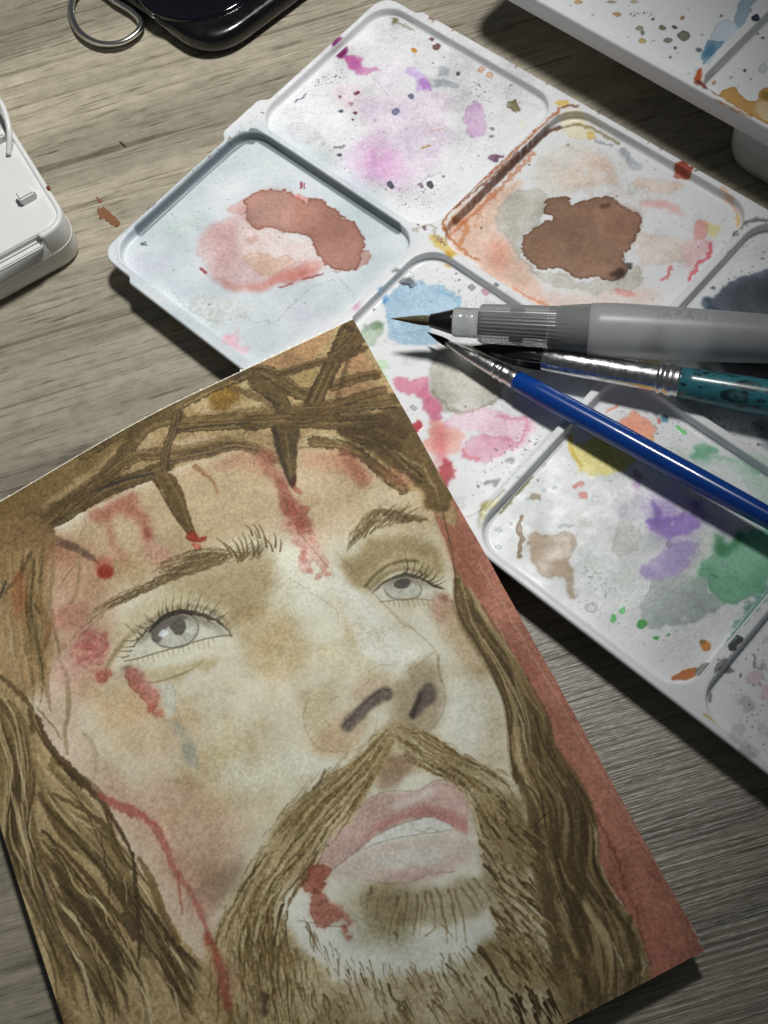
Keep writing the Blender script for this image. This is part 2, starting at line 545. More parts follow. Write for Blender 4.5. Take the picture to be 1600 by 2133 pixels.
# --- brow band and crown of thorns: ground tone
cv.blob(cA((-60, 990), (100, 930), (220, 890), (440, 800), (640, 700), (840, 640), (1000, 590), (1130, 610), (1300, 585), (1450, 590), (1580, 660), (1700, 760), (1900, 860), (1540, -20), (1450, 0), (900, 310), (300, 590), (-60, 760)), (156, 134, 94), .97, soft=3, warp=8, gran=.12)
top = lambda p, c, a=.8, soft=5: cv.blob(p, c, a, soft=soft, warp=9, gran=.1)
top(cB((90, 330), (300, 215), (440, 130), (520, 100), (420, 250), (300, 320), (200, 340)), (158, 122, 86))
top(cB((560, 330), (680, 260), (720, 320), (740, 380), (600, 360)), (158, 122, 88))
top(cB((520, 430), (700, 420), (760, 450), (600, 500), (520, 510)), (154, 120, 84))
top(cB((300, 390), (420, 350), (420, 420), (360, 440)), (150, 132, 84))
top(cB((0, 560), (120, 510), (160, 500), (190, 540), (60, 590), (0, 600)), (166, 146, 108))
top(cB((330, 720), (560, 700), (640, 740), (500, 775), (330, 775)), (168, 154, 116))
top(cA((940, 300), (990, 290), (1060, 310), (1000, 340)), (172, 164, 122), .8)
top(cA((800, 380), (900, 375), (910, 430), (800, 440)), (168, 148, 112))
top(cA((720, 560), (900, 540), (880, 570), (760, 600)), (170, 150, 118))
top(cA((560, 560), (640, 530), (600, 610), (500, 650)), (168, 150, 114))
top(cA((950, 420), (1060, 400), (1110, 390), (1060, 430)), (166, 150, 112))
top(cA((230, 620), (330, 590), (340, 640), (230, 700)), (158, 122, 96))
top(cA((880, 340), (960, 300), (1000, 350), (930, 430), (880, 400)), (122, 94, 34), .85)
top(cA((90, 720), (210, 650), (200, 700), (100, 780), (0, 830), (0, 780)), (128, 98, 40), .8)
top(cA((-20, 830), (60, 800), (40, 900), (-20, 930)), (120, 76, 40), .7)
top(cA((780, 430), (900, 460), (1000, 440), (900, 500)), (122, 100, 52), .6)
top(cA((10, 1010), (80, 1010), (60, 1080), (0, 1140)), (110, 88, 40), .7)
top([(-60, 1075), (0, 1020), (110, 955), (260, 880), (320, 885), (230, 945), (140, 1010), (60, 1070), (-60, 1110)], (116, 97, 62), .85)
top([(-60, 1150), (0, 1110), (80, 1085), (110, 1095), (60, 1130), (0, 1160)], (92, 77, 54), .85, 4)
# right-hand hair under the crown
top(cB((560, 700), (700, 650), (900, 560), (1080, 860), (1130, 960), (1180, 1060), (1090, 1130), (980, 1000), (860, 900), (720, 800)), (98, 82, 52), .95, 3)
top(cB((700, 600), (860, 560), (900, 640), (800, 680)), (104, 86, 56), .8)
# --- branches
BR = [(96, 82, 54), (106, 90, 60), (88, 74, 46)]
def branch(p, w, c=(98, 83, 54), a=.85, t0=1, t1=1, lines=5):
    w = w * 1.22
    c = tuple(np.array(c) * .86)
    cv.stroke(p, w, c, a, 2.2, t0, t1, rough=4, gran=.14)
    q_ = np.array(p, float)
    d_ = np.gradient(q_, axis=0)
    n_ = np.c_[-d_[:, 1], d_[:, 0]] / (np.hypot(d_[:, 0], d_[:, 1])[:, None] + 1e-9)
    for sg, aa in ((.48, .8), (-.46, .5)):
        cv.stroke([tuple(v) for v in q_ + n_ * w * sg], max(2.2, w * .13), (56, 46, 30), aa, 1.1, t0 * .8, t1 * .8, rough=3)
    for i in range(lines):
        o = cv.rs.uniform(-w * .4, w * .4, 2)
        n = len(p)
        cv.stroke([(x + o[0], y + o[1]) for x, y in p], cv.rs.uniform(2, w * .25), BR[cv.rs.randint(3)] if cv.rs.rand() < .65 else (138, 118, 78), .55, 1.2, t0, t1, rough=2)
branch(cA((-40, 960), (120, 925), (210, 895), (420, 770), (620, 690), (700, 650)), 24, t0=1.2)
branch(cA((-40, 1010), (60, 980), (190, 940)), 34, (98, 82, 64))
branch(cA((340, 610), (500, 510), (700, 415), (880, 325), (990, 280)), 26, (112, 97, 64))
branch(cA((180, 890), (330, 780), (460, 680), (600, 500), (740, 455)), 26, (108, 92, 60))
branch(cA((330, 800), (460, 700), (560, 620), (640, 610), (820, 590), (950, 560), (1080, 600), (1160, 640)), 20, (112, 94, 64), t1=.6)
branch(cA((700, 640), (860, 610), (960, 580), (1060, 590)), 12, (98, 84, 70))
branch(cA((740, 490), (1030, 470), (1180, 450), (1400, 410), (1640, 385)), 26, (96, 80, 48))
branch(cA((1020, 480), (1200, 470), (1420, 480), (1600, 470)), 24, (98, 82, 52))
branch(cA((990, 280), (1060, 262), (1150, 290), (1230, 350), (1300, 370)), 24, (90, 77, 50))
branch(cA((1060, 300), (1150, 370), (1180, 420)), 28, (104, 88, 54))
branch(cA((1450, 90), (1400, 200), (1350, 300), (1300, 410)), 26, (92, 75, 46), t1=1.2)
branch(cA((1150, 285), (1300, 235), (1420, 205), (1520, 170)), 12, (98, 78, 46))
branch(cA((1420, 200), (1500, 110), (1450, 60)), 26, (104, 84, 54))
branch(cA((1380, 330), (1500, 290), (1570, 280)), 16, (108, 82, 52))
branch(cA((1350, 420), (1500, 370), (1600, 340)), 14, (110, 84, 54))
branch(cA((740, 440), (720, 520), (690, 600), (680, 680)), 14, (92, 79, 58))
branch(cA((1300, 560), (1450, 580), (1560, 660), (1680, 760)), 18, (100, 84, 52))
branch(cB((560, 800), (700, 850), (800, 960), (850, 1000)), 10, (96, 78, 50), t1=.2)
branch(cB((640, 720), (780, 760), (900, 870), (1000, 960)), 16, (92, 76, 48))
for p, w, c in ((cA((770, 508), (880, 492), (1040, 482)), 7, (58, 54, 48)), (cA((1240, 485), (1400, 472), (1545, 466)), 4, (56, 48, 40)), (cA((390, 765), (500, 725), (640, 690)), 11, (60, 55, 56)),
                (cA((0, 955), (80, 930), (150, 915)), 4, (52, 46, 40)), (cA((205, 905), (280, 830), (330, 790)), 3, (48, 42, 36)), (cA((640, 600), (690, 540), (720, 490)), 2.2, (56, 48, 40)), (cA((1110, 375), (1160, 410)), 6, (50, 46, 38)),
                (cA((215, 890), (430, 800), (640, 705)), 1.6, (70, 58, 44)), (cA((1080, 255), (1180, 270)), 3, (60, 52, 40)), (cA((1240, 582), (1390, 582)), 1.4, (80, 68, 50)), (cA((350, 880), (355, 910), (335, 935), (330, 960)), 1.4, (84, 70, 52))):
    cv.stroke(p, w, c, .85, 1.2, .6, .5, rough=2)
for p, w, c in ((cA((0, 900), (150, 860), (300, 800), (430, 720)), 22, (92, 76, 48)), (cA((340, 620), (460, 560), (600, 480), (720, 400)), 18, (96, 80, 50)), (cA((900, 330), (1040, 360), (1180, 440)), 16, (88, 73, 46)), (cA((860, 470), (1000, 430), (1130, 420)), 12, (94, 78, 48)), (cA((1230, 420), (1300, 460), (1400, 450)), 22, (84, 70, 44)),
                (cB((430, 560), (600, 600), (800, 640), (900, 700)), 30, (86, 70, 44)), (cB((560, 690), (720, 700), (880, 780)), 26, (82, 67, 42)), (cA((60, 1010), (160, 960), (240, 880)), 16, (84, 70, 52)), (cA((1480, 120), (1440, 260), (1400, 380)), 10, (82, 66, 42))):
    cv.stroke(p, w, c, .6, 3.5, .7, .7, rough=5, gran=.14, mid=1.15)
# fine dark lines and grain in the crown
cv.hatch(cA((0, 940), (640, 690), (1000, 580), (1600, 600), (1480, 60), (900, 330), (300, 600), (0, 780)), 150, [(200, 960, 1, -.45), (480, 860, 1, -.2), (700, 840, 1, -.1), (350, 900, .8, -.7)], 60, 3, [(84, 70, 44), (112, 92, 56), (150, 128, 88)], (.25, .55))
# lit slivers of paper between the twigs
for p in (cA((1120, 690), (1110, 650)), cA((1110, 395), (1060, 400)), cB((440, 690), (500, 720), (560, 760)), cB((850, 790), (940, 850), (1010, 880)), cB((1030, 955), (1080, 1000)), cA((1370, 560), (1400, 545))):
    cv.stroke(p, 5, (190, 180, 150), .6, 1.2, .3, .3, rough=2)

# --- blood wash on the brow
def red(p, c=(146, 78, 66), a=.7, soft=6, warp=8, **k):
    c = np.array(c) * .84 + np.array((168, 140, 112)) * .16
    cv.blob(p, c, a * .55, soft=soft * 1.5 + 3, warp=warp * 1.4, fine=3, gran=.12, fade=.3)
    cv.blob(p, c, a * .62, soft=soft, warp=warp, fine=4, gran=.14, fade=.35, **k)
red(cA((360, 860), (480, 800), (560, 770), (590, 850), (640, 940), (600, 960), (560, 900), (520, 850), (460, 880), (470, 960), (510, 1050), (470, 1010), (430, 920)), (150, 84, 70), .85, 5)
red(cA((590, 920), (640, 960), (720, 1030), (740, 1070), (660, 1060), (600, 980)), (180, 128, 118), .8, 7)
red(cA((470, 980), (530, 1050), (520, 1080), (470, 1020)), (170, 108, 92), .6, 6)
red(cA((590, 930), (625, 925), (625, 955), (600, 960)), (136, 66, 58), .8, 2, 2)
red(cA((640, 720), (840, 660), (1000, 600), (1120, 630), (1060, 690), (900, 660), (760, 690), (660, 740)), (166, 116, 90), .6, 8)
red(cB((80, 830), (180, 800), (220, 900), (235, 990), (200, 980), (130, 900)), (140, 78, 68), .85, 5)
red(cB((330, 800), (560, 790), (620, 850), (720, 960), (680, 980), (560, 900), (420, 910), (330, 870)), (164, 112, 84), .7, 9)
red(cB((530, 795), (600, 790), (680, 880), (720, 960), (660, 960), (590, 870)), (148, 86, 68), .75, 6)
red(cB((770, 870), (870, 900), (960, 1000), (920, 1020), (850, 980), (790, 930)), (142, 82, 60), .75, 6)
red(cA((180, 960), (340, 1010), (300, 1060), (150, 1100), (60, 1340), (30, 1300), (90, 1100)), (152, 96, 70), .65, 8)
red(cA((60, 1150), (130, 1080), (120, 1250), (70, 1340)), (138, 84, 46), .7, 8)
# main streak between the brows
red(cB((200, 960), (240, 980), (290, 1060), (370, 1120), (360, 1160), (400, 1220), (340, 1260), (290, 1210), (240, 1150), (215, 1060)), (142, 74, 64), .9, 2, 6, edge=.2)
red(cB((230, 1180), (320, 1220), (400, 1240), (450, 1330), (490, 1440), (440, 1440), (400, 1370), (400, 1430), (360, 1490), (330, 1400), (320, 1300), (240, 1240)), (186, 134, 122), .85, 2, 7, edge=.2)
for k in range(26):
    x, y = cv.rs.uniform(570, 690), cv.rs.uniform(1030, 1200)
    xx = 590 + (y - 1000) * .33 + cv.rs.normal(0, 14)
    cv.blob([(xx - 7, y), (xx, y - 6), (xx + 8, y), (xx + 2, y + 7)], (150, 80, 70) if y < 1110 else (180, 112, 102), .38, soft=1.4, warp=5, edge=.1)
cv.stroke(cB((300, 1200), (350, 1280), (400, 1340), (490, 1445)), 1.6, (110, 80, 70), .6)
red(cB((470, 1470), (500, 1475), (500, 1492), (475, 1490)), (160, 80, 74), .8, 1, 1)
# thorns
cv.blob(cA((1130, 500), (1240, 492), (1232, 600), (1228, 742), (1206, 742), (1170, 640), (1150, 560)), (88, 75, 50), .95, soft=1.2, warp=3, gran=.12)
cv.stroke(cA((1140, 505), (1160, 600), (1190, 690), (1212, 740)), 13, (64, 56, 44), .8, 2, 1, .5, rough=3)
cv.stroke(cA((1190, 520), (1200, 620), (1212, 700)), 6, (118, 100, 66), .6, 2)
cv.blob(cA((632, 706), (712, 690), (765, 780), (800, 910), (822, 970), (796, 968), (730, 870), (680, 780)), (98, 82, 52), .95, soft=1.2, warp=3, gran=.12)
cv.stroke(cA((690, 700), (750, 800), (790, 920)), 5, (126, 108, 72), .6, 1.5)
cv.stroke(cA((640, 715), (720, 860), (800, 965)), 4, (70, 56, 38), .7, 1.2)
cv.stroke(cA((190, 960), (330, 1010), (410, 1065)), 20, (100, 80, 68), .85, 3, 1.2, .4, rough=3)
cv.stroke(cA((810, 660), (880, 720), (905, 770)), 10, (136, 98, 66), .75, 2.5, 1, .4, rough=2)
for p, c in ((cA((770, 955), (800, 930), (830, 960), (860, 955), (855, 975), (800, 975)), (152, 62, 44)), (cA((800, 985), (830, 985), (838, 1005), (810, 1010)), (186, 104, 88))):
    cv.blob(p, c, .9, soft=.8, warp=2, edge=.3)
cv.blob(cA((405, 1085), (435, 1068), (468, 1085), (470, 1115), (440, 1130), (410, 1118)), (140, 52, 38), .95, soft=3, warp=2)
cv.blob(cA((390, 1050), (440, 1040), (470, 1080), (400, 1090)), (158, 82, 66), .6, soft=5, warp=4)
cv.stroke(cA((1218, 745), (1225, 705)), 9, (80, 48, 40), .8, 1.5)
cv.blob(cA((1215, 740), (1250, 760), (1255, 780), (1222, 770)), (150, 92, 80), .7, soft=1.5, warp=3)

# --- hair and beard carry on to the paper's lower and left margins
cv.blob([(-420, 1180), (-60, 1100), (-20, 1500), (0, 1790), (100, 2140), (500, 2140), (1300, 2150), (1000, 2420), (270, 2700), (0, 2300)], (128, 111, 77), .97, soft=8, warp=10, gran=.1)
cv.hatch([(-300, 1250), (-40, 1200), (0, 1790), (110, 2150), (1200, 2150), (700, 2400), (270, 2560)], 260, [(-100, 1500, .1, 1), (50, 2000, .3, 1), (400, 2300, .2, 1), (1000, 2200, .4, 1)], 90, 8, [(84, 70, 42), (100, 86, 54), (150, 132, 94)], (.35, .7))
# --- left hair
cv.blob([(-60, 1120), (60, 1080), (115, 1120), (100, 1230), (110, 1330), (95, 1420), (60, 1460), (-60, 1430)], (136, 110, 74), .85, soft=10, warp=10, gran=.1)
cv.blob([(-60, 1390), (40, 1440), (80, 1500), (112, 1570), (195, 1650), (245, 1740), (275, 1790), (330, 1860), (380, 1960), (450, 2040), (500, 2200), (60, 2250), (-60, 1780)], (150, 131, 94), .97, soft=1.5, warp=4, gran=.12)
HD = [(80, 67, 41), (92, 78, 49), (106, 91, 60), (72, 60, 36)]
HL = [(158, 140, 102), (166, 150, 114), (146, 128, 90)]
cv.blob([(-20, 1480), (30, 1520), (50, 1650), (40, 1760), (80, 1880), (100, 2000), (160, 2133), (90, 2133), (0, 1790)], (106, 90, 56), .7, soft=12, warp=10, gran=.12)
cv.blob(cE((300, 560), (420, 800), (420, 1000), (280, 1000), (200, 800)), (100, 84, 50), .7, soft=12, warp=10)
b1A, b1B = [(0, 1430), (50, 1490), (62, 1600), (62, 1720), (105, 1830), (180, 1950), (235, 2133)], [(-10, 1500), (14, 1600), (14, 1750), (50, 1850), (90, 2000), (130, 2133)]
b2A, b2B = [(80, 1560), (130, 1640), (215, 1720), (262, 1800), (325, 1900), (420, 2030), (490, 2140)], [(60, 1640), (120, 1720), (200, 1800), (260, 1900), (330, 2000), (385, 2140)]
b3A, b3B = [(62, 1700), (150, 1800), (230, 1900), (285, 2000), (335, 2140)], [(62, 1800), (120, 1900), (190, 2000), (235, 2140)]
for A_, B_ in ((b1A, b1B), (b2A, b2B), (b3A, b3B)):
    cv.hair(A_, B_, 16, 26, HL + [(128, 110, 74)], (.35, .65), soft=2.2, wave=7)
    cv.hair(A_, B_, 20, 17, HD, (.4, .75), soft=1.6, wave=8, span=(.2, .6))
    cv.hair(A_, B_, 16, 4, [(60, 50, 30), (70, 58, 36)], (.5, .8), wave=7, span=(.2, .6))
    cv.hair(A_, B_, 12, 6, [(178, 163, 126), (168, 152, 114)], (.5, .8), span=(.1, .3), wave=6)
b4A, b4B = [(110, 1570), (195, 1650), (245, 1745), (320, 1850), (400, 1990), (480, 2140)], [(90, 1640), (170, 1740), (240, 1850), (300, 1960), (390, 2140)]
b5A, b5B = [(60, 1480), (70, 1600), (66, 1720), (110, 1860), (200, 2000), (270, 2140)], [(0, 1560), (30, 1700), (60, 1820), (110, 1960), (190, 2140)]
for A_, B_ in ((b4A, b4B), (b5A, b5B)):
    cv.hair(A_, B_, 16, 18, HD + HL, (.3, .65), span=(.2, .5), soft=1.8, wave=8)
    cv.hair(A_, B_, 18, 5, [(64, 54, 34), (176, 160, 124)], (.45, .75), span=(.12, .4), wave=6)
for p, w, c in ((cE((300, 0), (380, 70), (460, 130), (530, 230), (600, 350), (630, 420)), 9, (70, 58, 38)), (cE((630, 400), (640, 520), (650, 650), (660, 800), (660, 900)), 9, (72, 60, 38)), (cE((640, 610), (720, 680), (800, 800), (900, 900), (1020, 1050), (1080, 1218)), 8, (76, 62, 40)),
                (cE((250, 120), (400, 200), (500, 280), (560, 400), (620, 480)), 12, (92, 78, 50)), (cE((200, 300), (330, 420), (450, 560), (540, 680), (620, 780)), 10, (84, 70, 44)), (cE((660, 780), (760, 920), (860, 1080), (960, 1218)), 9, (74, 62, 38)),
                (cE((480, 320), (500, 450), (520, 600)), 3, (60, 50, 34)), (cE((580, 700), (640, 800)), 26, (86, 74, 50)), (cE((660, 430), (720, 540), (770, 680), (850, 830)), 16, (112, 96, 64)), (cE((190, 290), (260, 350)), 3, (46, 40, 28))):
    cv.stroke(p, w, c, .85, 1.4, .5, .6, rough=2, mid=1.1)
for p, w in ((cE((320, 210), (400, 260), (450, 290)), 6), (cE((590, 520), (600, 640)), 7), (cE((480, 440), (540, 530)), 4), (cE((580, 880), (640, 1000), (700, 1100), (740, 1218)), 5), (cE((200, 330), (260, 380)), 7), (cE((890, 640), (930, 720)), 4), (cE((600, 830), (620, 880)), 5), (cE((150, 180), (140, 300), (180, 420)), 4), (cE((960, 1000), (1010, 1080)), 4)):
    cv.stroke(p, w, (172, 157, 122), .75, 1.2, .3, .3, rough=2, mid=1.1)
cv.stroke([(75, 1490), (110, 1565), (160, 1615), (200, 1660)], 15, (78, 64, 42), .85, 1.5, .5, .6, rough=3, mid=1.1)
cv.stroke(cC((280, 1110), (380, 1220), (450, 1310)), 14, (74, 60, 38), .9, 1.2, .6, .4, rough=3)
cv.stroke(cC((190, 960), (240, 1050), (300, 1130)), 8, (82, 68, 44), .85, 1.2, .4, .8)
cv.stroke(cC((0, 690), (90, 770), (160, 850), (180, 1000)), 16, (92, 76, 48), .8, 2, .6, .7, rough=3)
# upper-left strands over the temple
cv.hair([(0, 1160), (10, 1280), (20, 1380), (50, 1460)], [(95, 1130), (80, 1280), (100, 1400), (90, 1480)], 60, 9, HD + HL + [(140, 100, 62)], (.25, .6), soft=1.5)
for p, w, c, a in ((cC((290, 0), (290, 130), (270, 270), (300, 420), (330, 560)), 11, (132, 112, 84), .8), (cC((445, 0), (430, 180), (400, 270), (340, 340)), 10, (140, 118, 92), .75), (cC((180, 220), (240, 330), (270, 440), (230, 560)), 14, (122, 96, 58), .75),
                   (cC((330, 600), (370, 700), (380, 850), (360, 1000), (370, 1120)), 11, (138, 122, 92), .75), (cC((270, 640), (260, 760), (280, 880)), 10, (136, 116, 86), .7), (cC((460, 1000), (520, 1080), (530, 1180), (510, 1280)), 9, (160, 146, 118), .8), (cC((190, 290), (220, 340)), 9, (78, 64, 40), .85),
                   (cC((170, 0), (110, 120), (20, 230)), 12, (96, 80, 56), .8), (cC((0, 240), (30, 160)), 14, (66, 58, 52), .7), (cC((430, 60), (370, 130), (330, 200)), 2, (110, 88, 66), .8), (cC((200, 860), (290, 960), (340, 1040)), 2, (90, 76, 52), .8), (cC((500, 380), (430, 440), (380, 520)), 2.5, (116, 90, 70), .7)):
    cv.stroke(p, w, c, a, 1.8, .6, .5, rough=2, mid=1.1)
cv.blob(cC((100, 100), (140, 180), (130, 300), (90, 360), (70, 250)), (138, 88, 52), .7, soft=7, warp=8)

# --- right hair
rin = [(880, 965), (920, 1060), (940, 1150), (948, 1206), (948, 1248), (966, 1300), (1004, 1360), (1034, 1420), (1052, 1469), (1060, 1525), (1064, 1581), (1075, 1630), (1098, 1675), (1100, 1740), (1108, 1812), (1121, 1900), (1147, 1987), (1150, 2050), (1180, 2150)]
rout = [(905, 1010), (928, 1100), (946, 1180), (974, 1225), (1004, 1265), (1024, 1305), (1054, 1350), (1084, 1395), (1114, 1455), (1135, 1487), (1152, 1550), (1190, 1610), (1226, 1673), (1238, 1730), (1242, 1795), (1267, 1844), (1303, 1900), (1332, 1945), (1346, 1998), (1348, 2050), (1300, 2150)]
cv.blob(rin + rout[::-1], (128, 111, 78), .97, soft=1.2, warp=3, gran=.14, k=2)
for A_, B_, nn in ((rin[3:], rout[3:], 60), (rin[9:], rout[9:], 60)):
    cv.hair(A_, B_, nn // 2, 20, [(92, 76, 47), (102, 86, 54), (80, 66, 40)], (.4, .7), span=(.15, .45), soft=2, wave=7)
    cv.hair(A_, B_, nn // 2, 11, [(150, 133, 95), (138, 121, 84), (164, 148, 112)], (.4, .7), span=(.1, .3), soft=1.6, wave=6)
    cv.hair(A_, B_, nn // 4, 4, [(64, 52, 32)], (.5, .8), span=(.12, .4), wave=6)
cv.stroke(rin[1:12], 3.5, (78, 64, 42), .8, 1, .6, 1)
cv.stroke(rin[3:10], 8, (82, 68, 44), .6, 2.5)
for p, w in ((cG((285, 760), (330, 860), (355, 980), (370, 1080)), 6), (cG((410, 1070), (430, 1150)), 7), (cH((545, 680), (570, 790)), 7), (cH((550, 940), (565, 1020)), 10), (cH((820, 790), (850, 850)), 8), (cH((925, 920), (960, 1010), (950, 1060)), 7), (cH((400, 240), (440, 320)), 8), (cH((790, 880), (840, 980), (860, 1060)), 5), (cH((690, 250), (710, 340), (715, 460)), 4), (cH((700, 820), (730, 900)), 4), (cH((480, 470), (500, 560)), 6), (cH((870, 1130), (820, 1190)), 5), (cH((700, 1250), (720, 1265)), 7), (cG((190, 330), (240, 440), (290, 540)), 3)):
    cv.stroke(p, w, (168, 156, 124), .8, 1.2, .2, .2, rough=2, mid=1.1)
for p, w in ((cH((420, 300), (440, 480), (470, 700), (500, 900), (530, 1100)), 20), (cH((580, 100), (620, 300), (640, 560), (600, 760), (650, 950)), 18), (cH((300, 0), (380, 200), (400, 420)), 16), (cH((880, 760), (900, 900), (930, 1000), (880, 1090)), 14), (cH((560, 900), (640, 1050), (700, 1180)), 14)):
    cv.stroke(p, w, (80, 68, 44), .65, 3, .6, .7, rough=4, mid=1.1)
cv.stroke(cH((370, 320), (430, 260), (490, 210)), 1.6, (50, 42, 32), .8)

# --- left eye
cv.blob(cC((690, 605), (740, 525), (800, 455), (860, 395), (930, 350), (1010, 330), (1100, 350), (1180, 375), (1240, 412), (1285, 460), (1220, 467), (1120, 487), (1000, 522), (880, 557), (760, 592)), (188, 181, 156), .92, soft=2, warp=1)
cv.blob(cC((1180, 380), (1240, 412), (1285, 460), (1200, 455), (1130, 400)), (160, 154, 136), .7, soft=4, warp=2)
cv.blob(cC((835, 470), (850, 400), (900, 360), (980, 342), (1050, 350), (1095, 390), (1098, 440), (1060, 500), (990, 528), (910, 525), (860, 505)), (168, 165, 146), .95, soft=1.6, warp=1.5)
for k in range(34):
    an = cv.rs.uniform(0, 6.283)
    c0, c1 = (970 + 55 * math.cos(an), 430 + 42 * math.sin(an)), (970 + 118 * math.cos(an), 438 + 86 * math.sin(an))
    cv.stroke(cC(c0, c1), 2, (140, 142, 138) if k % 2 else (198, 195, 178), .5, 1.0)
cv.stroke(cC((850, 480), (890, 518), (970, 530), (1050, 505), (1095, 440), (1095, 385), (1060, 350)), 3.2, (104, 103, 96), .8, 1.2)
cv.blob(cC((760, 500), (860, 400), (940, 355), (1030, 340), (1120, 355), (1240, 420), (1120, 400), (1000, 375), (900, 410), (800, 490)), (104, 98, 86), .65, soft=5, warp=3)
cv.blob(cC((845, 470), (850, 410), (900, 370), (990, 350), (1040, 365), (1000, 385), (940, 400), (910, 440), (890, 490), (865, 500)), (96, 92, 90), .85, soft=1.5, warp=4)
cv.blob(cC((935, 410), (960, 380), (1010, 378), (1035, 410), (1015, 450), (965, 455)), (86, 82, 78), .92, soft=1.2, warp=3)
cv.blob(cC((880, 455), (905, 430), (930, 445), (900, 470)), (198, 198, 190), .8, soft=1, warp=2)
cv.stroke(cC((740, 520), (800, 450), (860, 390), (930, 345), (1010, 325), (1100, 345), (1180, 370), (1240, 405), (1285, 462)), 5, (62, 57, 48), .8, 1.6, .4, .4, mid=2.0, rough=2)
cv.stroke(cC((830, 440), (870, 390), (930, 350), (1010, 332), (1060, 345)), 11, (56, 52, 46), .85, 1.5, .5, .4, mid=1.2)
cv.stroke(cC((690, 605), (760, 590), (880, 555), (1000, 520), (1120, 485), (1220, 465), (1285, 460)), 3, (112, 104, 82), .8, 1)
cv.stroke(cC((590, 640), (650, 540), (740, 440), (840, 370), (900, 330)), 13, (132, 116, 84), .75, 4, .9, .5)
cv.stroke(cC((830, 400), (900, 330), (1000, 300), (1120, 305), (1220, 350), (1270, 420)), 9, (128, 116, 88), .6, 4)
cv.stroke(cC((720, 450), (820, 370), (930, 300), (1040, 280)), 8, (172, 162, 134), .6, 3)
for a_, b_ in (((960, 330), (965, 230)), ((1000, 322), (1010, 235)), ((1040, 325), (1062, 205)), ((1080, 332), (1120, 225)), ((1120, 345), (1165, 270)), ((1160, 352), (1230, 260)), ((1200, 365), (1270, 330)), ((930, 340), (920, 250)), ((890, 362), (880, 290)), ((850, 390), (800, 340)), ((820, 420), (745, 395)), ((790, 460), (690, 395)), ((770, 480), (680, 490)), ((745, 520), (660, 520)), ((730, 545), (650, 540)), ((715, 575), (640, 575)), ((1010, 325), (1085, 260)), ((1060, 330), (1150, 310)), ((1100, 345), (1200, 320)), ((1140, 350), (1190, 400)), ((905, 355), (905, 260))):
    mx, my = (a_[0] + b_[0]) / 2 - 6, (a_[1] + b_[1]) / 2 + 8
    cv.stroke(cC(a_, (mx, my), b_), 2.2, (58, 53, 44), .7, .8, 1.1, .2, rough=1)
for k in range(34):
    t_ = cv.rs.rand()
    x = 745 + t_ * 470
    y = np.interp(x, [745, 800, 860, 930, 1010, 1100, 1180, 1240], [515, 450, 390, 345, 325, 345, 370, 405])
    a_ = np.interp(x, [745, 900, 1010, 1240], [-1.0, -.25, .1, .85]) + cv.rs.uniform(-.25, .25)
    L_ = cv.rs.uniform(28, 75)
    cv.stroke(cC((x, y), (x + a_ * L_ * .45, y - L_ * .5), (x + a_ * L_, y - L_ * .82)), 1.9, (64, 58, 48), .55, .8, 1.1, .2, rough=1)
for k in range(16):
    x = 760 + k * 28
    y = 585 - k * 7.6
    cv.stroke(cC((x, y), (x + 8, y + cv.rs.uniform(20, 55))), 1.3, (120, 108, 82), .6)
for p in (cC((760, 700), (850, 722), (980, 690), (1060, 650), (1130, 600)), cC((860, 720), (930, 700), (1040, 660))):
    cv.stroke(p, 3, (138, 122, 88), .7, 1.5)
# tear
cv.stroke(cC((930, 715), (970, 770), (965, 840), (985, 890), (1000, 930), (985, 945), (970, 930)), 1.2, (120, 114, 96), .75)
cv.blob(cC((870, 740), (930, 720), (970, 790), (975, 860), (940, 920), (900, 820)), (178, 174, 154), .8, soft=3, warp=3)
cv.blob(cC((905, 910), (980, 950), (1040, 1000), (1080, 1080), (1110, 1190), (1050, 1190), (1010, 1110), (1000, 1020), (940, 970)), (160, 156, 136), .75, soft=4, warp=7, edge=.15)
cv.blob(cC((1010, 1070), (1060, 1060), (1080, 1100), (1040, 1140), (1010, 1110)), (146, 142, 122), .7, soft=2, warp=4)
# blood at the eye and temple
red(cC((400, 500), (480, 430), (560, 450), (590, 520), (560, 600), (470, 640), (410, 590)), (162, 98, 92), .8, 4, 9)
for k in range(26):
    x, y = cv.rs.normal(490, 55), cv.rs.normal(530, 55)
    cv.blob(cC((x - 22, y), (x, y - 18), (x + 22, y), (x, y + 18)), (152, 84, 80), .32, soft=1.6, warp=6, edge=.1)
red(cC((290, 300), (420, 280), (480, 360), (420, 430), (330, 420)), (172, 112, 98), .7, 7, 9)
red(cC((320, 600), (480, 620), (520, 700), (400, 740), (300, 680)), (156, 120, 112), .6, 9)
red(cC((530, 670), (600, 650), (612, 690), (560, 722), (530, 715)), (140, 62, 52), .9, 1, 3)
red(cC((500, 655), (560, 640), (600, 660), (540, 690)), (150, 84, 74), .7, 3)
red(cC((640, 660), (700, 630), (730, 640), (700, 670)), (84, 62, 56), .85, 2)
red(cC((690, 670), (760, 660), (800, 720), (870, 790), (880, 840), (850, 890), (820, 890), (800, 820), (740, 770), (700, 720)), (152, 76, 70), .9, 1.5, 5, edge=.2)
red(cC((730, 660), (800, 670), (830, 730), (870, 780), (840, 800), (780, 730)), (184, 132, 124), .7, 2, 4)
red(cC((845, 900), (880, 880), (908, 885), (895, 915), (865, 918)), (154, 72, 60), .9, 1, 2)
red(cC((815, 850), (860, 840), (865, 880), (830, 893)), (156, 70, 60), .8, 1, 2)

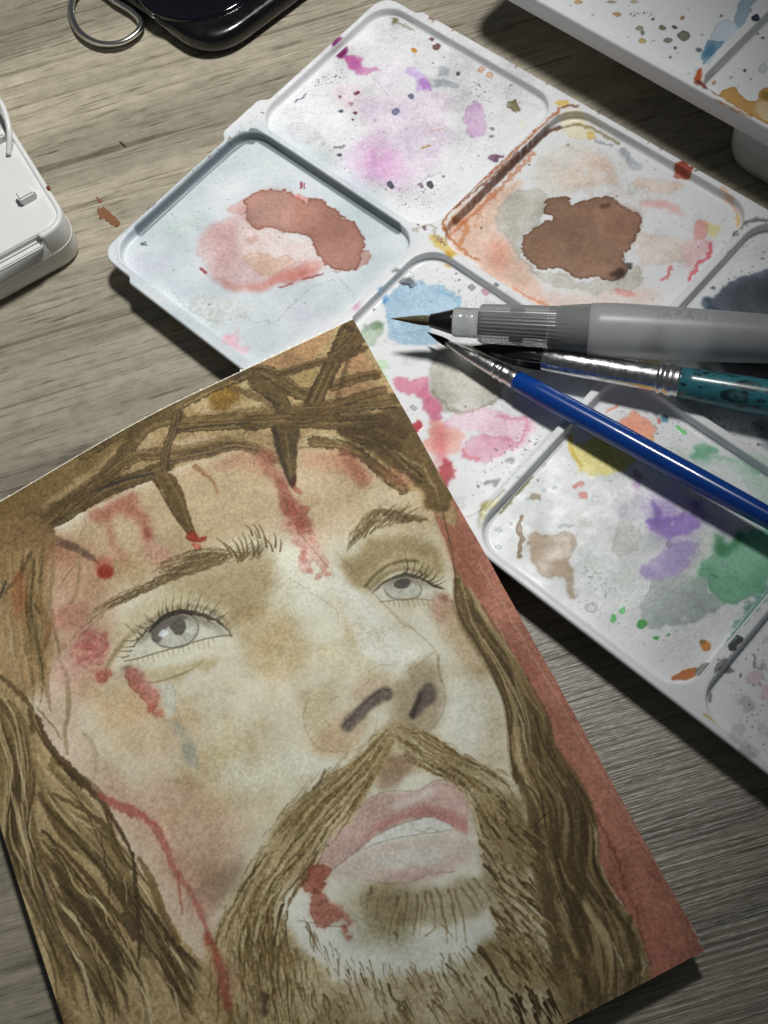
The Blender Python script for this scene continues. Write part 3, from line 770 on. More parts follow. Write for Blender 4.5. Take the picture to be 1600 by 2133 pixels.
# --- left brow
HB = [(104, 90, 62), (118, 102, 72), (92, 78, 54), (84, 72, 50)]
cv.hair(cC((460, 360), (640, 270), (840, 190), (1040, 130)), cC((540, 300), (700, 215), (880, 130), (1060, 60)), 40, 2.6, HB, (.3, .6), span=(.15, .35))
cv.hair(cC((840, 120), (960, 100), (1160, 60), (1300, 40)), cC((860, 60), (980, 20), (1160, 0), (1330, 10)), 44, 3.2, HB, (.4, .7), span=(.2, .45))
cv.stroke(cC((880, 140), (960, 125), (1050, 120)), 10, (96, 78, 56), .85, 1.5, .3, .7, rough=2)
cv.hair(cA((640, 1120), (760, 1080), (880, 1050), (990, 1050)), cA((740, 1030), (830, 1010), (940, 1010), (1010, 1030)), 30, 3, HB, (.4, .75))
for a_, b_ in (((930, 980), (985, 1042)), ((965, 965), (1000, 1030)), ((990, 955), (1015, 1035)), ((1010, 940), (1030, 1030)), ((1035, 950), (1058, 1035)), ((1060, 930), (1075, 1030)), ((1020, 905), (1050, 950)), ((1075, 900), (1110, 1000)), ((1050, 900), (1080, 960)), ((1140, 940), (1145, 1000)), ((1165, 965), (1165, 1015)), ((900, 960), (960, 1030)), ((1100, 960), (1135, 1015)), ((985, 1000), (1000, 1040)), ((1045, 980), (1055, 1030)), ((950, 1000), (990, 1045))):
    cv.stroke(cA(a_, ((a_[0] + b_[0]) / 2 + 5, (a_[1] + b_[1]) / 2 - 5), b_), 4.5, (96, 80, 56), .8, .9, .3, 1)
cv.hair(cA((400, 1250), (560, 1180), (700, 1130), (800, 1100)), cA((360, 1340), (480, 1240), (640, 1170), (790, 1110)), 22, 3, HB, (.35, .65))

cv.hatch(cC((520, 330), (820, 170), (1060, 40), (1300, 20), (1450, -10), (1440, 40), (1200, 80), (900, 180), (600, 310)), 210, [(250, 1260, .85, -.5), (380, 1190, .9, -.35), (540, 1140, .6, -.8)], 36, 3, HB, (.35, .75))
# --- right eye
cv.blob(cD((600, 222), (660, 172), (720, 140), (800, 125), (880, 155), (960, 195), (930, 262), (830, 255), (720, 266), (640, 270)), (186, 179, 156), .88, soft=2, warp=1)
cv.blob(cD((665, 205), (690, 160), (770, 140), (850, 160), (872, 205), (850, 245), (770, 262), (700, 255)), (172, 168, 148), .9, soft=1.6, warp=1.5)
cv.stroke(cD((665, 205), (690, 240), (740, 262), (800, 262), (850, 245), (872, 205), (860, 180)), 2.8, (108, 104, 94), .8, 1.2)
cv.blob(cD((650, 190), (720, 148), (800, 132), (880, 160), (950, 198), (870, 182), (790, 165), (700, 180)), (104, 96, 82), .65, soft=4, warp=2)
for k in range(16):
    an = cv.rs.uniform(0.2, 3.0)
    cv.stroke(cD((768 + 40 * math.cos(an), 185 + 22 * math.sin(an)), (768 + 92 * math.cos(an), 190 + 66 * math.sin(an))), 1.6, (150, 150, 142), .5)
cv.blob(cD((715, 175), (740, 150), (790, 145), (805, 170), (780, 198), (735, 200)), (78, 74, 72), .92, soft=1.2, warp=3)
cv.stroke(cD((600, 222), (660, 172), (720, 140), (790, 124), (870, 146), (950, 188), (1000, 202)), 5, (64, 58, 48), .8, 1.6, .4, .5, mid=1.8, rough=1.5)
cv.stroke(cD((560, 190), (620, 120), (700, 66), (790, 45), (850, 50)), 6, (96, 84, 58), .75, 2.5)
cv.stroke(cD((590, 200), (650, 140), (740, 95), (830, 100), (900, 130)), 9, (122, 108, 78), .6, 3)
for a_, b_ in (((790, 120), (780, 0)), ((815, 125), (835, 30)), ((835, 130), (885, 50)), ((855, 140), (910, 70)), ((875, 150), (940, 85)), ((900, 165), (975, 95)), ((915, 175), (1000, 130)), ((930, 185), (1005, 155)), ((945, 190), (995, 200)), ((780, 120), (795, 60)), ((760, 125), (780, 70)), ((880, 155), (890, 90)), ((905, 170), (950, 120)), ((860, 140), (870, 80))):
    cv.stroke(cD(a_, ((a_[0] + b_[0]) / 2 + 8, (a_[1] + b_[1]) / 2 + 6), b_), 2.5, (58, 52, 42), .72, .8, 1.1, .25, rough=1)
cv.stroke(cD((640, 275), (720, 266), (830, 256), (930, 266)), 2.4, (126, 114, 84), .8)
for k in range(9):
    cv.stroke(cD((690 + k * 26, 268 - k), (694 + k * 28, 292 + (k % 3) * 6)), 1.6, (128, 116, 88), .7)
red(cD((930, 240), (1010, 230), (1048, 280), (1030, 380), (960, 400), (940, 330)), (158, 116, 98), .75, 7, 7)
red(cD((975, 235), (1010, 240), (1045, 275), (1010, 275)), (128, 74, 58), .8, 2, 4)
# right brow
cv.hair(cB((600, 1370), (650, 1290), (720, 1225), (800, 1190), (920, 1190), (1040, 1180)), cB((590, 1290), (660, 1200), (740, 1130), (840, 1120), (940, 1150), (1050, 1175)), 70, 4, HB, (.35, .7), span=(.12, .35))
cv.hatch(cB((590, 1350), (650, 1230), (740, 1150), (860, 1130), (960, 1180), (760, 1230), (660, 1300)), 70, [(740, 1130, .45, -.9), (800, 1080, .7, -.7), (880, 1080, .95, -.3)], 34, 3.5, HB, (.4, .8))

# --- nose
cv.blob(cD((432, 940), (500, 870), (590, 790), (660, 748), (700, 755), (708, 790), (690, 815), (620, 850), (540, 930), (480, 985), (440, 982)), (104, 96, 90), .93, soft=2, warp=2.5, gran=.12)
cv.stroke(cD((445, 955), (540, 850), (630, 772), (690, 760)), 4, (74, 68, 64), .6, 2, rough=2)
cv.blob(cD((815, 900), (850, 800), (880, 730), (930, 725), (950, 770), (935, 820), (880, 880), (835, 918)), (98, 90, 84), .92, soft=3, warp=4)
cv.stroke(cD((820, 900), (850, 830), (865, 780)), 10, (66, 60, 58), .8, 3, 1.2, .6)
for p, w in ((cD((245, 810), (215, 900), (235, 1000), (290, 1080), (370, 1110), (450, 1100)), 1.8), (cD((550, 745), (590, 690), (580, 660), (640, 630), (710, 624)), 1.6), (cD((790, 655), (860, 622), (920, 570), (955, 545)), 1.8), (cD((140, 140), (260, 220), (400, 320), (408, 400)), 1.0),
             (cD((400, 0), (480, 90), (580, 200), (700, 320), (830, 430), (930, 520), (960, 580), (965, 640)), 2.0), (cD((985, 700), (1005, 800), (985, 900), (905, 1000)), 1.8), (cD((500, 1100), (580, 1060), (610, 1000), (625, 925)), 1.4), (cD((380, 820), (400, 800)), 1.4), (cD((330, 920), (370, 970)), 1.2), (cD((700, 330), (760, 390), (830, 430)), 2.5), (cD((640, 720), (690, 750)), 1.4)):
    cv.stroke(p, w * 1.15, (112, 104, 86), .55, 1.1, .5, .6, rough=1.2)
cv.stroke(cD((965, 570), (968, 650), (985, 720)), 5, (140, 124, 96), .6, 2)

# --- lips
cv.blob(cF((370, 560), (430, 445), (520, 365), (600, 262), (700, 228), (830, 225), (930, 172), (1010, 182), (1080, 240), (1100, 300), (1085, 420), (1000, 400), (930, 348), (860, 348), (740, 385), (640, 432), (540, 512), (450, 582)), (180, 150, 136), .9, soft=3, warp=3, gran=.08)
cv.blob(cF((540, 500), (640, 395), (780, 330), (900, 290), (1000, 320), (1085, 370), (1082, 420), (1000, 400), (930, 348), (860, 348), (740, 385), (640, 432)), (164, 112, 104), .7, soft=5, warp=8)
cv.blob(cF((700, 300), (800, 250), (930, 200), (900, 250), (800, 290), (740, 310)), (192, 180, 162), .8, soft=4, warp=4)
cv.blob(cF((450, 592), (580, 505), (800, 445), (1080, 425), (1105, 520), (1000, 600), (800, 660), (650, 662), (470, 645)), (186, 168, 150), .8, soft=7, warp=5, gran=.08)
cv.blob(cF((600, 560), (800, 500), (960, 500), (900, 560), (720, 590)), (192, 186, 168), .7, soft=8, warp=6)
cv.blob(cF((640, 610), (820, 590), (980, 560), (1080, 520), (1000, 600), (800, 655), (680, 655)), (180, 148, 134), .6, soft=8, warp=6)
cv.blob(cF((590, 492), (680, 415), (860, 350), (935, 352), (1000, 405), (800, 440)), (196, 191, 174), .95, soft=1.5, warp=1.5)
for p, w in ((cF((370, 565), (430, 440), (510, 365), (600, 265), (700, 222), (840, 222)), 2), (cF((850, 225), (930, 170), (1010, 178), (1085, 245)), 2), (cF((450, 585), (550, 505), (640, 435), (740, 385), (860, 350), (910, 340)), 2.4), (cF((580, 497), (700, 455), (820, 432), (1000, 405)), 2), (cF((820, 650), (900, 615), (1020, 605)), 2.4), (cF((650, 660), (780, 660)), 1.4), (cF((820, 375), (825, 400), (870, 415), (905, 395), (940, 412)), 1.2)):
    cv.stroke(p, w, (106, 92, 80), .6, 1.2, .5, .6, rough=1.2)
cv.stroke(cF((1100, 340), (1095, 440)), 12, (196, 190, 168), .7, 3)
# --- moustache and beard
cv.blob([(809, 1506), (760, 1555), (711, 1596), (674, 1626), (625, 1664), (587, 1694), (560, 1734), (532, 1786), (497, 1847), (462, 1902), (440, 1950), (420, 2010), (430, 2160), (760, 2160), (700, 2040), (640, 1990), (600, 1944), (590, 1882), (620, 1840), (650, 1790), (690, 1735), (726, 1705), (762, 1649), (790, 1600), (822, 1540)], (156, 138, 98), .9, soft=6, warp=9, gran=.12, fade=.2)
cv.blob([(813, 1506), (876, 1514), (932, 1555), (992, 1589), (1049, 1615), (1080, 1650), (1100, 1700), (1110, 1820), (1125, 1920), (1150, 1990), (1150, 2160), (700, 2160), (690, 2060), (760, 2040), (860, 2030), (950, 2010), (1030, 1950), (1035, 1920), (1012, 1850), (995, 1790), (990, 1720), (976, 1667), (951, 1637), (910, 1615), (861, 1589), (820, 1547)], (154, 138, 102), .85, soft=8, warp=9, gran=.12, fade=.25)
cv.blob(cF((1110, 280), (1300, 240), (1390, 420), (1380, 600), (1200, 520), (1120, 420)), (128, 111, 74), .7, soft=8, warp=8)
cv.blob(cF((1150, 960), (1400, 900), (1480, 1150), (1300, 1160), (1180, 1060)), (132, 114, 74), .6, soft=10, warp=8)
ML, MR = [(806, 1512), (755, 1560), (690, 1615), (625, 1668), (580, 1720), (535, 1790), (480, 1885), (440, 1970), (430, 2130)], [(820, 1545), (790, 1600), (755, 1660), (715, 1720), (665, 1790), (620, 1850), (592, 1900), (600, 1970), (640, 2130)]
HM = [(100, 84, 50), (110, 94, 58), (88, 74, 44), (120, 100, 62)]
cv.hair(ML, MR, 60, 7, HM, (.4, .75), span=(.06, .16), soft=1.0, jit=2)
cv.hair(ML, MR, 60, 5, HM, (.45, .85), span=(.08, .25), soft=.9, jit=2)
cv.hair(ML, MR, 40, 3, [(184, 166, 124), (172, 152, 108)], (.4, .7), span=(.08, .2), jit=2)
RL, RR = [(822, 1508), (876, 1517), (935, 1558), (992, 1592), (1050, 1620), (1085, 1670)], [(826, 1552), (862, 1592), (910, 1618), (952, 1642), (985, 1690), (1000, 1760)]
cv.hair(RL, RR, 60, 5.5, HM, (.4, .8), span=(.15, .5), jit=2)
cv.hair(RL, RR, 20, 3, [(186, 170, 130)], (.4, .7), span=(.15, .4), jit=2)
cv.hatch(cF((1100, 300), (1300, 250), (1390, 420), (1400, 700), (1470, 1000), (1480, 1150), (1300, 1180), (1180, 960), (1210, 880), (1180, 760), (1150, 560), (1110, 450)), 170, [(1000, 1680, .5, .85), (1080, 1750, .75, .65), (1050, 1850, .75, .65), (1080, 1950, .6, .8), (1100, 2050, .5, .85)], 44, 6, [(96, 80, 48), (84, 70, 42), (108, 90, 56)], (.45, .85))
cv.hatch(cF((1100, 300), (1300, 250), (1390, 420), (1400, 700), (1470, 1000), (1300, 1180), (1180, 960), (1180, 760)), 50, [(1000, 1680, .5, .85), (1080, 1750, .75, .65), (1050, 1850, .75, .65), (1080, 1950, .6, .8)], 36, 4, [(182, 166, 126)], (.4, .7))
cv.hatch(cF((450, 1060), (700, 1120), (900, 1070), (1080, 1060), (1200, 1100), (1480, 1200), (1500, 1390), (300, 1390), (200, 1000), (260, 950)), 150, [(600, 2000, .15, 1), (700, 2060, .35, .95), (900, 2080, .55, .85), (1050, 2080, .45, .9)], 40, 5, [(98, 84, 54), (110, 96, 64), (84, 72, 46)], (.4, .8))
cv.hatch(cF((250, 960), (560, 1090), (1100, 1080), (1480, 1200), (1480, 1390), (300, 1390)), 50, [(600, 2000, .15, 1), (700, 2060, .35, .95), (900, 2080, .55, .85)], 34, 4, [(178, 160, 122)], (.35, .65))
cv.hatch(cF((1280, 1150), (1480, 1150), (1500, 1340), (1300, 1340)), 22, [(1100, 2090, .45, .9)], 40, 7, [(50, 38, 22), (62, 48, 28)], (.7, .95))
cv.hatch(cF((0, 760), (180, 760), (240, 1000), (280, 1340), (-100, 1340), (-60, 1000)), 90, [(520, 1950, .1, 1), (480, 2060, .2, 1), (560, 1880, -.3, 1)], 60, 6, HM, (.4, .8))
cv.hatch(cF((0, 760), (180, 760), (240, 1000), (280, 1340), (-100, 1340), (-60, 1000)), 30, [(520, 1950, .1, 1), (480, 2060, .2, 1)], 50, 4, [(178, 162, 122)], (.4, .7))
# tuft under the lip
wash(cF((680, 700), (820, 680), (1060, 640), (1180, 600), (1190, 760), (1060, 850), (900, 860), (740, 860), (680, 820)), (150, 138, 108), .75, 7)
for a_, b_, w in (((790, 710), (772, 862), 7), ((745, 720), (715, 830), 8), ((840, 715), (820, 905), 6), ((880, 700), (872, 860), 6), ((900, 700), (925, 870), 7), ((935, 690), (960, 800), 7), ((955, 770), (985, 950), 6), ((990, 690), (1020, 850), 7), ((1020, 690), (1075, 945), 6), ((1050, 680), (1130, 800), 6), ((1080, 660), (1160, 790), 6), ((960, 860), (1010, 920), 4), ((880, 910), (925, 860), 3), ((735, 895), (738, 925), 8), ((620, 680), (600, 720), 9), ((1110, 640), (1200, 760), 6), ((860, 760), (850, 900), 4), ((1000, 760), (1030, 930), 4)):
    cv.stroke(cF(a_, ((a_[0] + b_[0]) / 2 + 8, (a_[1] + b_[1]) / 2), b_), w, (116, 101, 70), .65, 1.2, .9, .2, rough=1.5)
for p, w in ((cF((200, 765), (180, 830), (160, 960)), 8), (cF((225, 790), (215, 900), (240, 1000)), 3), (cF((1160, 570), (1200, 620), (1260, 700)), 6), (cF((1140, 975), (1180, 1030), (1240, 1130), (1290, 1180)), 14), (cF((460, 1020), (470, 1100)), 3), (cF((510, 1070), (525, 1120)), 4), (cF((570, 1090), (600, 1150)), 4), (cF((700, 1140), (720, 1200), (780, 1250)), 4), (cF((660, 1120), (700, 1240)), 3), (cF((980, 1045), (1030, 1090), (1060, 1150)), 4), (cF((1170, 1110), (1210, 1170), (1240, 1260)), 8)):
    cv.stroke(p, w, (74, 62, 40), .85, .9, .8, .3, rough=1.5)
cv.hatch(cD((330, 1190), (200, 1370), (60, 1520), (10, 1590), (-30, 1590), (120, 1400), (280, 1240)), 16, [(600, 1660, .6, -.8)], 30, 2, [(110, 98, 70)], (.4, .7))
cv.stroke(cD((270, 1310), (310, 1270), (335, 1210)), 5, (92, 80, 58), .7, 1.5)

# feathered hairs crossing the edges of moustache and beard
FE = [(112, 98, 66), (98, 84, 54), (128, 112, 78)]
cv.hatch([(800, 1500), (700, 1585), (600, 1665), (540, 1750), (480, 1860), (440, 1930), (455, 1950), (520, 1830), (590, 1720), (720, 1600), (815, 1520)], 70, [(700, 1600, -.75, .65), (560, 1760, -.55, .85), (460, 1920, -.3, 1)], 26, 2.6, FE, (.3, .65))
cv.hatch([(830, 1505), (960, 1560), (1060, 1610), (1075, 1640), (960, 1600), (850, 1540)], 40, [(900, 1540, .85, .5), (1040, 1610, .85, .5)], 34, 3, FE, (.35, .7))
cv.hatch([(610, 1880), (650, 1980), (740, 2030), (860, 2040), (1000, 2000), (1040, 1930), (1000, 1960), (860, 2000), (740, 1995), (660, 1940)], 80, [(640, 1950, .3, 1), (760, 2020, .25, 1), (900, 2020, .4, 1), (1020, 1960, .7, .7)], 40, 3.2, FE, (.35, .7))
cv.hatch(cF((560, 680), (760, 690), (800, 880), (700, 940), (580, 860)), 26, [(780, 1880, -.05, 1)], 30, 4, [(150, 138, 106), (132, 118, 86)], (.3, .6))
cv.blob(cF((480, 700), (700, 690), (860, 840), (800, 980), (600, 940), (480, 830)), (214, 208, 190), .6, soft=14, warp=12, mode='mul')
# --- blood at the mouth and along the jaw
red(cF((335, 575), (430, 580), (395, 655), (410, 665), (370, 710), (320, 708), (290, 680), (310, 620)), (142, 62, 48), .95, 1, 4, edge=.25)
red(cF((340, 700), (400, 720), (420, 765), (470, 790), (480, 820), (430, 860), (380, 862), (340, 840), (335, 760)), (156, 80, 66), .92, 1, 6, edge=.3)
red(cF((400, 750), (480, 770), (490, 820), (430, 830)), (176, 114, 98), .7, 1, 4)
for x, y in ((505, 830), (520, 855), (500, 885), (515, 920), (495, 870)):
    red(cF((x - 14, y - 8), (x + 10, y - 10), (x + 14, y + 8), (x - 8, y + 10)), (158, 84, 72), .8, .8, 2)
cv.stroke(cF((400, 862), (500, 868)), 1.4, (96, 76, 62), .7)
cv.stroke(cF((270, 838), (350, 848)), 1.4, (96, 76, 62), .5)
red(cE((480, 90), (600, 110), (760, 220), (840, 330), (900, 470), (1000, 640), (960, 760), (860, 600), (780, 420), (680, 290), (560, 210)), (184, 140, 124), .55, 14, 10)
cv.stroke(cE((470, 130), (560, 180), (650, 215), (735, 275)), 15, (152, 82, 74), .75, 2.2, .7, .7, rough=4, mid=1.3)
cv.stroke(cE((735, 270), (790, 380), (830, 490), (850, 520)), 14, (152, 86, 78), .66, 2.4, 1.1, .6, rough=3)
cv.stroke(cE((850, 500), (920, 620), (970, 730), (1000, 820)), 10, (152, 92, 82), .7, 2.5, .8, 1.1, rough=3)
cv.stroke(cE((845, 520), (855, 600), (865, 690)), 8, (142, 84, 72), .75, 2, .8, .4, rough=2)
cv.stroke(cE((985, 800), (1040, 930), (1060, 1040), (1080, 1130)), 20, (140, 74, 56), .75, 5, .7, .8, rough=5)
red(cE((1020, 880), (1090, 950), (1100, 1080), (1060, 1090), (1020, 980)), (150, 92, 76), .5, 8)
cv.stroke(cE((1255, 1080), (1260, 1150)), 14, (60, 48, 36), .7, 4, rough=4)
# faint lines where the lower face meets the hair
cv.stroke(cE((1390, 180), (1480, 110), (1560, 60)), 1.5, (120, 108, 84), .6)
cv.img[:] = 202.0 * (np.clip(cv.img, 1, 255) / 202.0) ** 1.25
lum = cv.img.mean(2, keepdims=True)
cv.img[..., 2:] *= 1 - 0.22 * np.clip(1 - lum / 175.0, 0, 1)
cv.img[..., :1] *= 1 + 0.10 * np.clip(1 - lum / 175.0, 0, 1)
cv.img[:] = lum + (cv.img - lum) * 0.82
cv.img *= 1 + (0.10 * np.clip(1 - lum / 190.0, 0, 1)) * (cv.fine[..., None] + 0.8 * cv.fy[..., None])
# wet glints and dust, then the tooth of the paper
for k in range(40):
    x, y = cv.rs.uniform(800, 860), cv.rs.uniform(972, 1028)
    cv.stroke([(x, y), (x + 1.5, y)], 1.3, (226, 205, 180), .6, .6)
cv.specks([(100, 1100), (900, 1100), (1000, 1700), (300, 1800)], 22, [(90, 78, 60)], (.8, 1.4), (.4, .7))
cv.img *= (1 + 0.022 * cv.fine[..., None] + 0.010 * cv.rs.normal(0, 1, (sh, sw, 1)).astype(np.float32))
# raw paper at the perforated top edge and the worn corner
edge_px = int(PAD * SPP)
cv.img[:edge_px + 1] = (214, 206, 182)
cv.stroke([(1440, 1925), (1470, 1978), (1463, 1990)], 5, (196, 184, 160), .8, 1.5, rough=4)
cv.stroke([(1000, 1180), (1200, 1520), (1440, 1925)], 2, (178, 150, 128), .5, 1, rough=2)

# ------------------------------------------------------------------ mixing palette: placement and paint
PAL_O = np.array([-0.0631, 0.1388]) * DIST
PAL_A = -0.9999
PX, PY = np.array([math.cos(PAL_A), math.sin(PAL_A)]), np.array([-math.sin(PAL_A), math.cos(PAL_A)])
PE, PP, PW, PM = 0.0577, 0.0532, 0.1004, 0.0502
P_RIM, P_FLOOR = 0.0080, 0.0056
PAL_X0, PAL_X1 = -PE - 0.004, 2 * PP + 0.056
QPP = 7500.0

def pal_local(x, y, z=P_FLOOR):
    d = unp(x, y, z)[:2] - PAL_O
    return float(d @ PX), float(d @ PY)

def pal_px(x, y):
    a, b = pal_local(x, y)
    return ((a - PAL_X0) * QPP, (PW + 0.003 - b) * QPP)

def pal_px_rim(x, y):
    a, b = pal_local(x, y, P_RIM)
    return ((a - PAL_X0) * QPP, (PW + 0.003 - b) * QPP)

pw_, ph_ = int((PAL_X1 - PAL_X0) * QPP), int((PW + 0.006) * QPP)
cp = Canvas(pw_, ph_, pal_px, (224, 226, 228), 0.72, 33)
cp.coarse = 1.5
kP, kQ, kR, kS, kU, kV = crop(0, 0, 2), crop(800, 0, 2), crop(200, 200, 2.2857), crop(700, 550, 1.7778), crop(540, 0, 2.4242), crop(1300, 900, 3.5555)
st = lambda p, c, a=.85, soft=1.2, warp=7, edge=.2, **k: cp.blob(p, c, a, soft=soft * 1.5 + .4 if 'ew' not in k else soft, warp=warp, edge=edge, fine=5, gran=k.pop('gran', .10), fade=k.pop('fade', .42), **k)
cp.img *= (1 + 0.012 * cp.pig[..., None])
def mess(poly, n, cols, r=(10, 40), a=(.12, .42)):
    P = np.array(poly, float)
    for _ in range(n):
        w_ = cp.rs.dirichlet(np.ones(len(P)))
        x, y = w_ @ P
        s_ = cp.rs.uniform(*r)
        an = cp.rs.uniform(0, 3.14)
        q = [(x + s_ * math.cos(t) * math.cos(an) - s_ * .5 * math.sin(t) * math.sin(an), y + s_ * math.cos(t) * math.sin(an) + s_ * .5 * math.sin(t) * math.cos(an)) for t in np.linspace(0, 6.283, 7)[:-1]]
        cp.blob(q, cols[cp.rs.randint(len(cols))], cp.rs.uniform(*a), soft=cp.rs.uniform(.8, 5), warp=s_ * .45, edge=cp.rs.uniform(0, .3), fade=.4, gran=.08)
mess([(300, 520), (540, 300), (820, 470), (520, 720)], 60, [(206, 214, 218), (190, 202, 206), (216, 222, 226), (204, 200, 212), (188, 204, 198)], (8, 34), (.2, .5))
mess([(600, 220), (820, 40), (1130, 200), (890, 430)], 60, [(206, 198, 214), (212, 212, 206), (204, 208, 214), (226, 226, 230), (214, 206, 206)])
mess([(940, 480), (1180, 260), (1520, 440), (1380, 640)], 70, [(214, 198, 186), (206, 206, 200), (226, 214, 206), (228, 228, 228), (220, 190, 176)])
mess([(880, 520), (1080, 640), (1290, 800), (1000, 1040), (760, 700)], 70, [(208, 212, 218), (206, 200, 204), (220, 222, 224), (216, 200, 206), (200, 204, 204)])
mess([(1010, 1080), (1250, 830), (1600, 1000), (1590, 1200), (1440, 1400)], 80, [(206, 214, 208), (214, 216, 218), (198, 206, 202), (206, 204, 214), (226, 226, 224)])
DK = [(60, 62, 72), (84, 84, 88), (70, 60, 70), (96, 92, 84)]
# well of pink-brown washes
st([(225, 520), (545, 265), (850, 470), (820, 560), (500, 780), (470, 760)], (196, 206, 212), .95, 10, 8, 0, gran=.03)
for k in range(26):
    x, y = cp.rs.uniform(280, 760), cp.rs.uniform(320, 700)
    c = [(196, 206, 214), (214, 222, 226), (192, 208, 206), (204, 206, 218), (224, 228, 230)][k % 5]
    cp.blob([(x - 50, y), (x, y - 26), (x + 60, y + 6), (x, y + 30)], c, .4, soft=9, warp=26, edge=.0)
st(kR((310, 600), (420, 560), (520, 570), (480, 640), (360, 670)), (190, 208, 200), .5, 8, 14, 0)
st(kR((460, 930), (600, 960), (760, 1000), (700, 1050), (560, 1070), (430, 1000)), (206, 210, 206), .8, 3, 10, .12)
st(kR((480, 760), (490, 680), (620, 590), (720, 550), (800, 620), (900, 690), (1040, 720), (1060, 800), (1100, 840), (950, 890), (800, 920), (640, 890), (540, 830)), (208, 176, 174), .85, 3, 8, .1)
st(kR((690, 590), (740, 600), (870, 650), (1000, 660), (1050, 740), (1040, 790), (930, 820), (800, 830), (700, 760), (680, 660)), (222, 208, 203), .85, 3, 9, .1)
st(kR((640, 520), (720, 495), (760, 470), (740, 540), (690, 560), (650, 555)), (196, 134, 124), .85, 1.5, 6, .3)
st(kR((500, 820), (640, 880), (760, 880), (900, 850), (1040, 800), (1070, 850), (900, 905), (760, 935), (650, 915), (560, 865)), (194, 112, 100), .8, 4, 9, .1)
st(kR((560, 640), (690, 580), (700, 720), (640, 800), (540, 800)), (206, 164, 164), .5, 8, 10, .1)
st(kR((725, 490), (800, 460), (940, 465), (990, 515), (1010, 480), (1070, 490), (1110, 520), (1150, 560), (1220, 590), (1260, 640), (1280, 710), (1262, 790), (1210, 830), (1130, 835), (1070, 800), (1050, 740), (1000, 660), (900, 650), (820, 630), (760, 630), (720, 570)), (164, 120, 107), .98, 1, 5, .5, ew=4, fade=.14)
st(kR((735, 500), (800, 468), (920, 470), (930, 560), (900, 640), (820, 622), (765, 620), (735, 570)), (188, 152, 142), .75, 6, 6, .1)
st(kR((940, 468), (990, 480), (1000, 510), (960, 500)), (204, 132, 124), .8, 2, 4, .2)
st(kR((1270, 730), (1305, 740), (1300, 790), (1240, 820), (1110, 850), (1240, 800)), (190, 146, 132), .8, 1, 3, .4)
st(kR((700, 760), (760, 730), (850, 770), (930, 755), (945, 810), (860, 860), (790, 840), (740, 815)), (210, 178, 160), .85, 1, 6, .35)
st(kR((725, 680), (765, 660), (770, 690), (735, 700)), (208, 166, 156), .8, 1.5, 3, .2)
cp.stroke(kR((370, 930), (430, 1000), (560, 1070), (700, 1050), (760, 1080), (880, 1055), (920, 1010), (1000, 930), (1150, 870), (1220, 940), (1220, 980)), 2, (150, 160, 164), .6, 1, rough=5)
cp.stroke(kR((110, 750), (130, 820), (200, 870), (260, 900)), 2, (160, 166, 176), .6, 1, rough=3)
cp.stroke(kR((500, 820), (520, 838)), 7, (140, 40, 48), .8, 1.5, rough=3)
cp.stroke(kR((990, 870), (1080, 845)), 6, (130, 62, 60), .7, 1.5, rough=3)
cp.stroke(kR((880, 910), (930, 892)), 6, (140, 70, 66), .7, 1.5, rough=3)
cp.stroke(kR((975, 435), (978, 410)), 6, (140, 50, 66), .8, 1, rough=2)
cp.stroke(kR((992, 437), (990, 415)), 4, (140, 50, 66), .7, 1, rough=2)
st(kR((600, 1150), (650, 1130), (670, 1180), (720, 1190), (680, 1220), (630, 1200)), (226, 166, 178), .7, 3, 8, .15)
cp.stroke(kR((610, 1160), (660, 1130), (680, 1100)), 4, (222, 150, 166), .6, 1.5, rough=4)
cp.stroke(kR((230, 695), (215, 705), (238, 710)), 5, (70, 72, 84), .8, 1, rough=3)
cp.specks([(260, 510), (545, 290), (830, 480), (500, 740)], 46, DK, (.8, 2.2), (.35, .8))
# violet well
st([(575, 215), (820, 30), (1140, 190), (1130, 230), (920, 420), (860, 440)], (220, 221, 223), .8, 8, 8, 0)
st(kU((430, 720), (520, 690), (520, 520), (640, 480), (860, 460), (970, 490), (985, 640), (920, 780), (760, 930), (600, 930), (520, 890), (420, 820)), (212, 192, 215), .85, 9, 14, .03)
st(kU((640, 300), (740, 280), (760, 340), (700, 440), (620, 460), (560, 420)), (218, 206, 222), .7, 8, 12, .04)
st(kU((520, 700), (640, 740), (720, 800), (690, 900), (600, 930), (520, 880), (470, 800)), (208, 156, 200), .75, 12, 12, 0)
st(kU((590, 800), (660, 790), (660, 860), (600, 870)), (204, 134, 186), .6, 12, 8, 0)
st(kU((780, 480), (920, 460), (975, 500), (960, 620), (900, 670), (800, 640), (760, 560)), (214, 202, 208), .6, 6, 10, .1)
st(kU((1065, 540), (1110, 535), (1150, 590), (1140, 690), (1080, 690), (1060, 610)), (204, 164, 206), .85, 1.5, 6, .35)
st(kU((380, 270), (400, 225), (445, 225), (440, 280), (410, 295)), (112, 24, 88), .95, 1.2, 4, .3)
st(kU((430, 280), (500, 295), (540, 350), (600, 352), (570, 372), (520, 385), (450, 340)), (190, 92, 158), .9, 1.5, 6, .25)
st(kU((715, 370), (770, 340), (860, 400), (875, 450), (800, 455), (780, 400)), (180, 138, 212), .85, 2, 7, .2)
st(kU((810, 400), (865, 400), (875, 450), (820, 440)), (160, 96, 180), .7, 2, 5, .2)
st(kU((860, 395), (1000, 410), (1000, 435), (880, 430)), (158, 168, 176), .85, 1.5, 4, .2)
st(kU((915, 330), (940, 320), (970, 360), (930, 385)), (172, 178, 186), .8, 1.5, 4, .3)
st(kU((130, 650), (220, 630), (310, 660), (330, 700), (220, 730), (150, 700)), (192, 192, 198), .85, 1.5, 7, .2)
st(kU((160, 480), (340, 480), (380, 600), (250, 640), (120, 600)), (226, 228, 234), .7, 8, 10, 0)
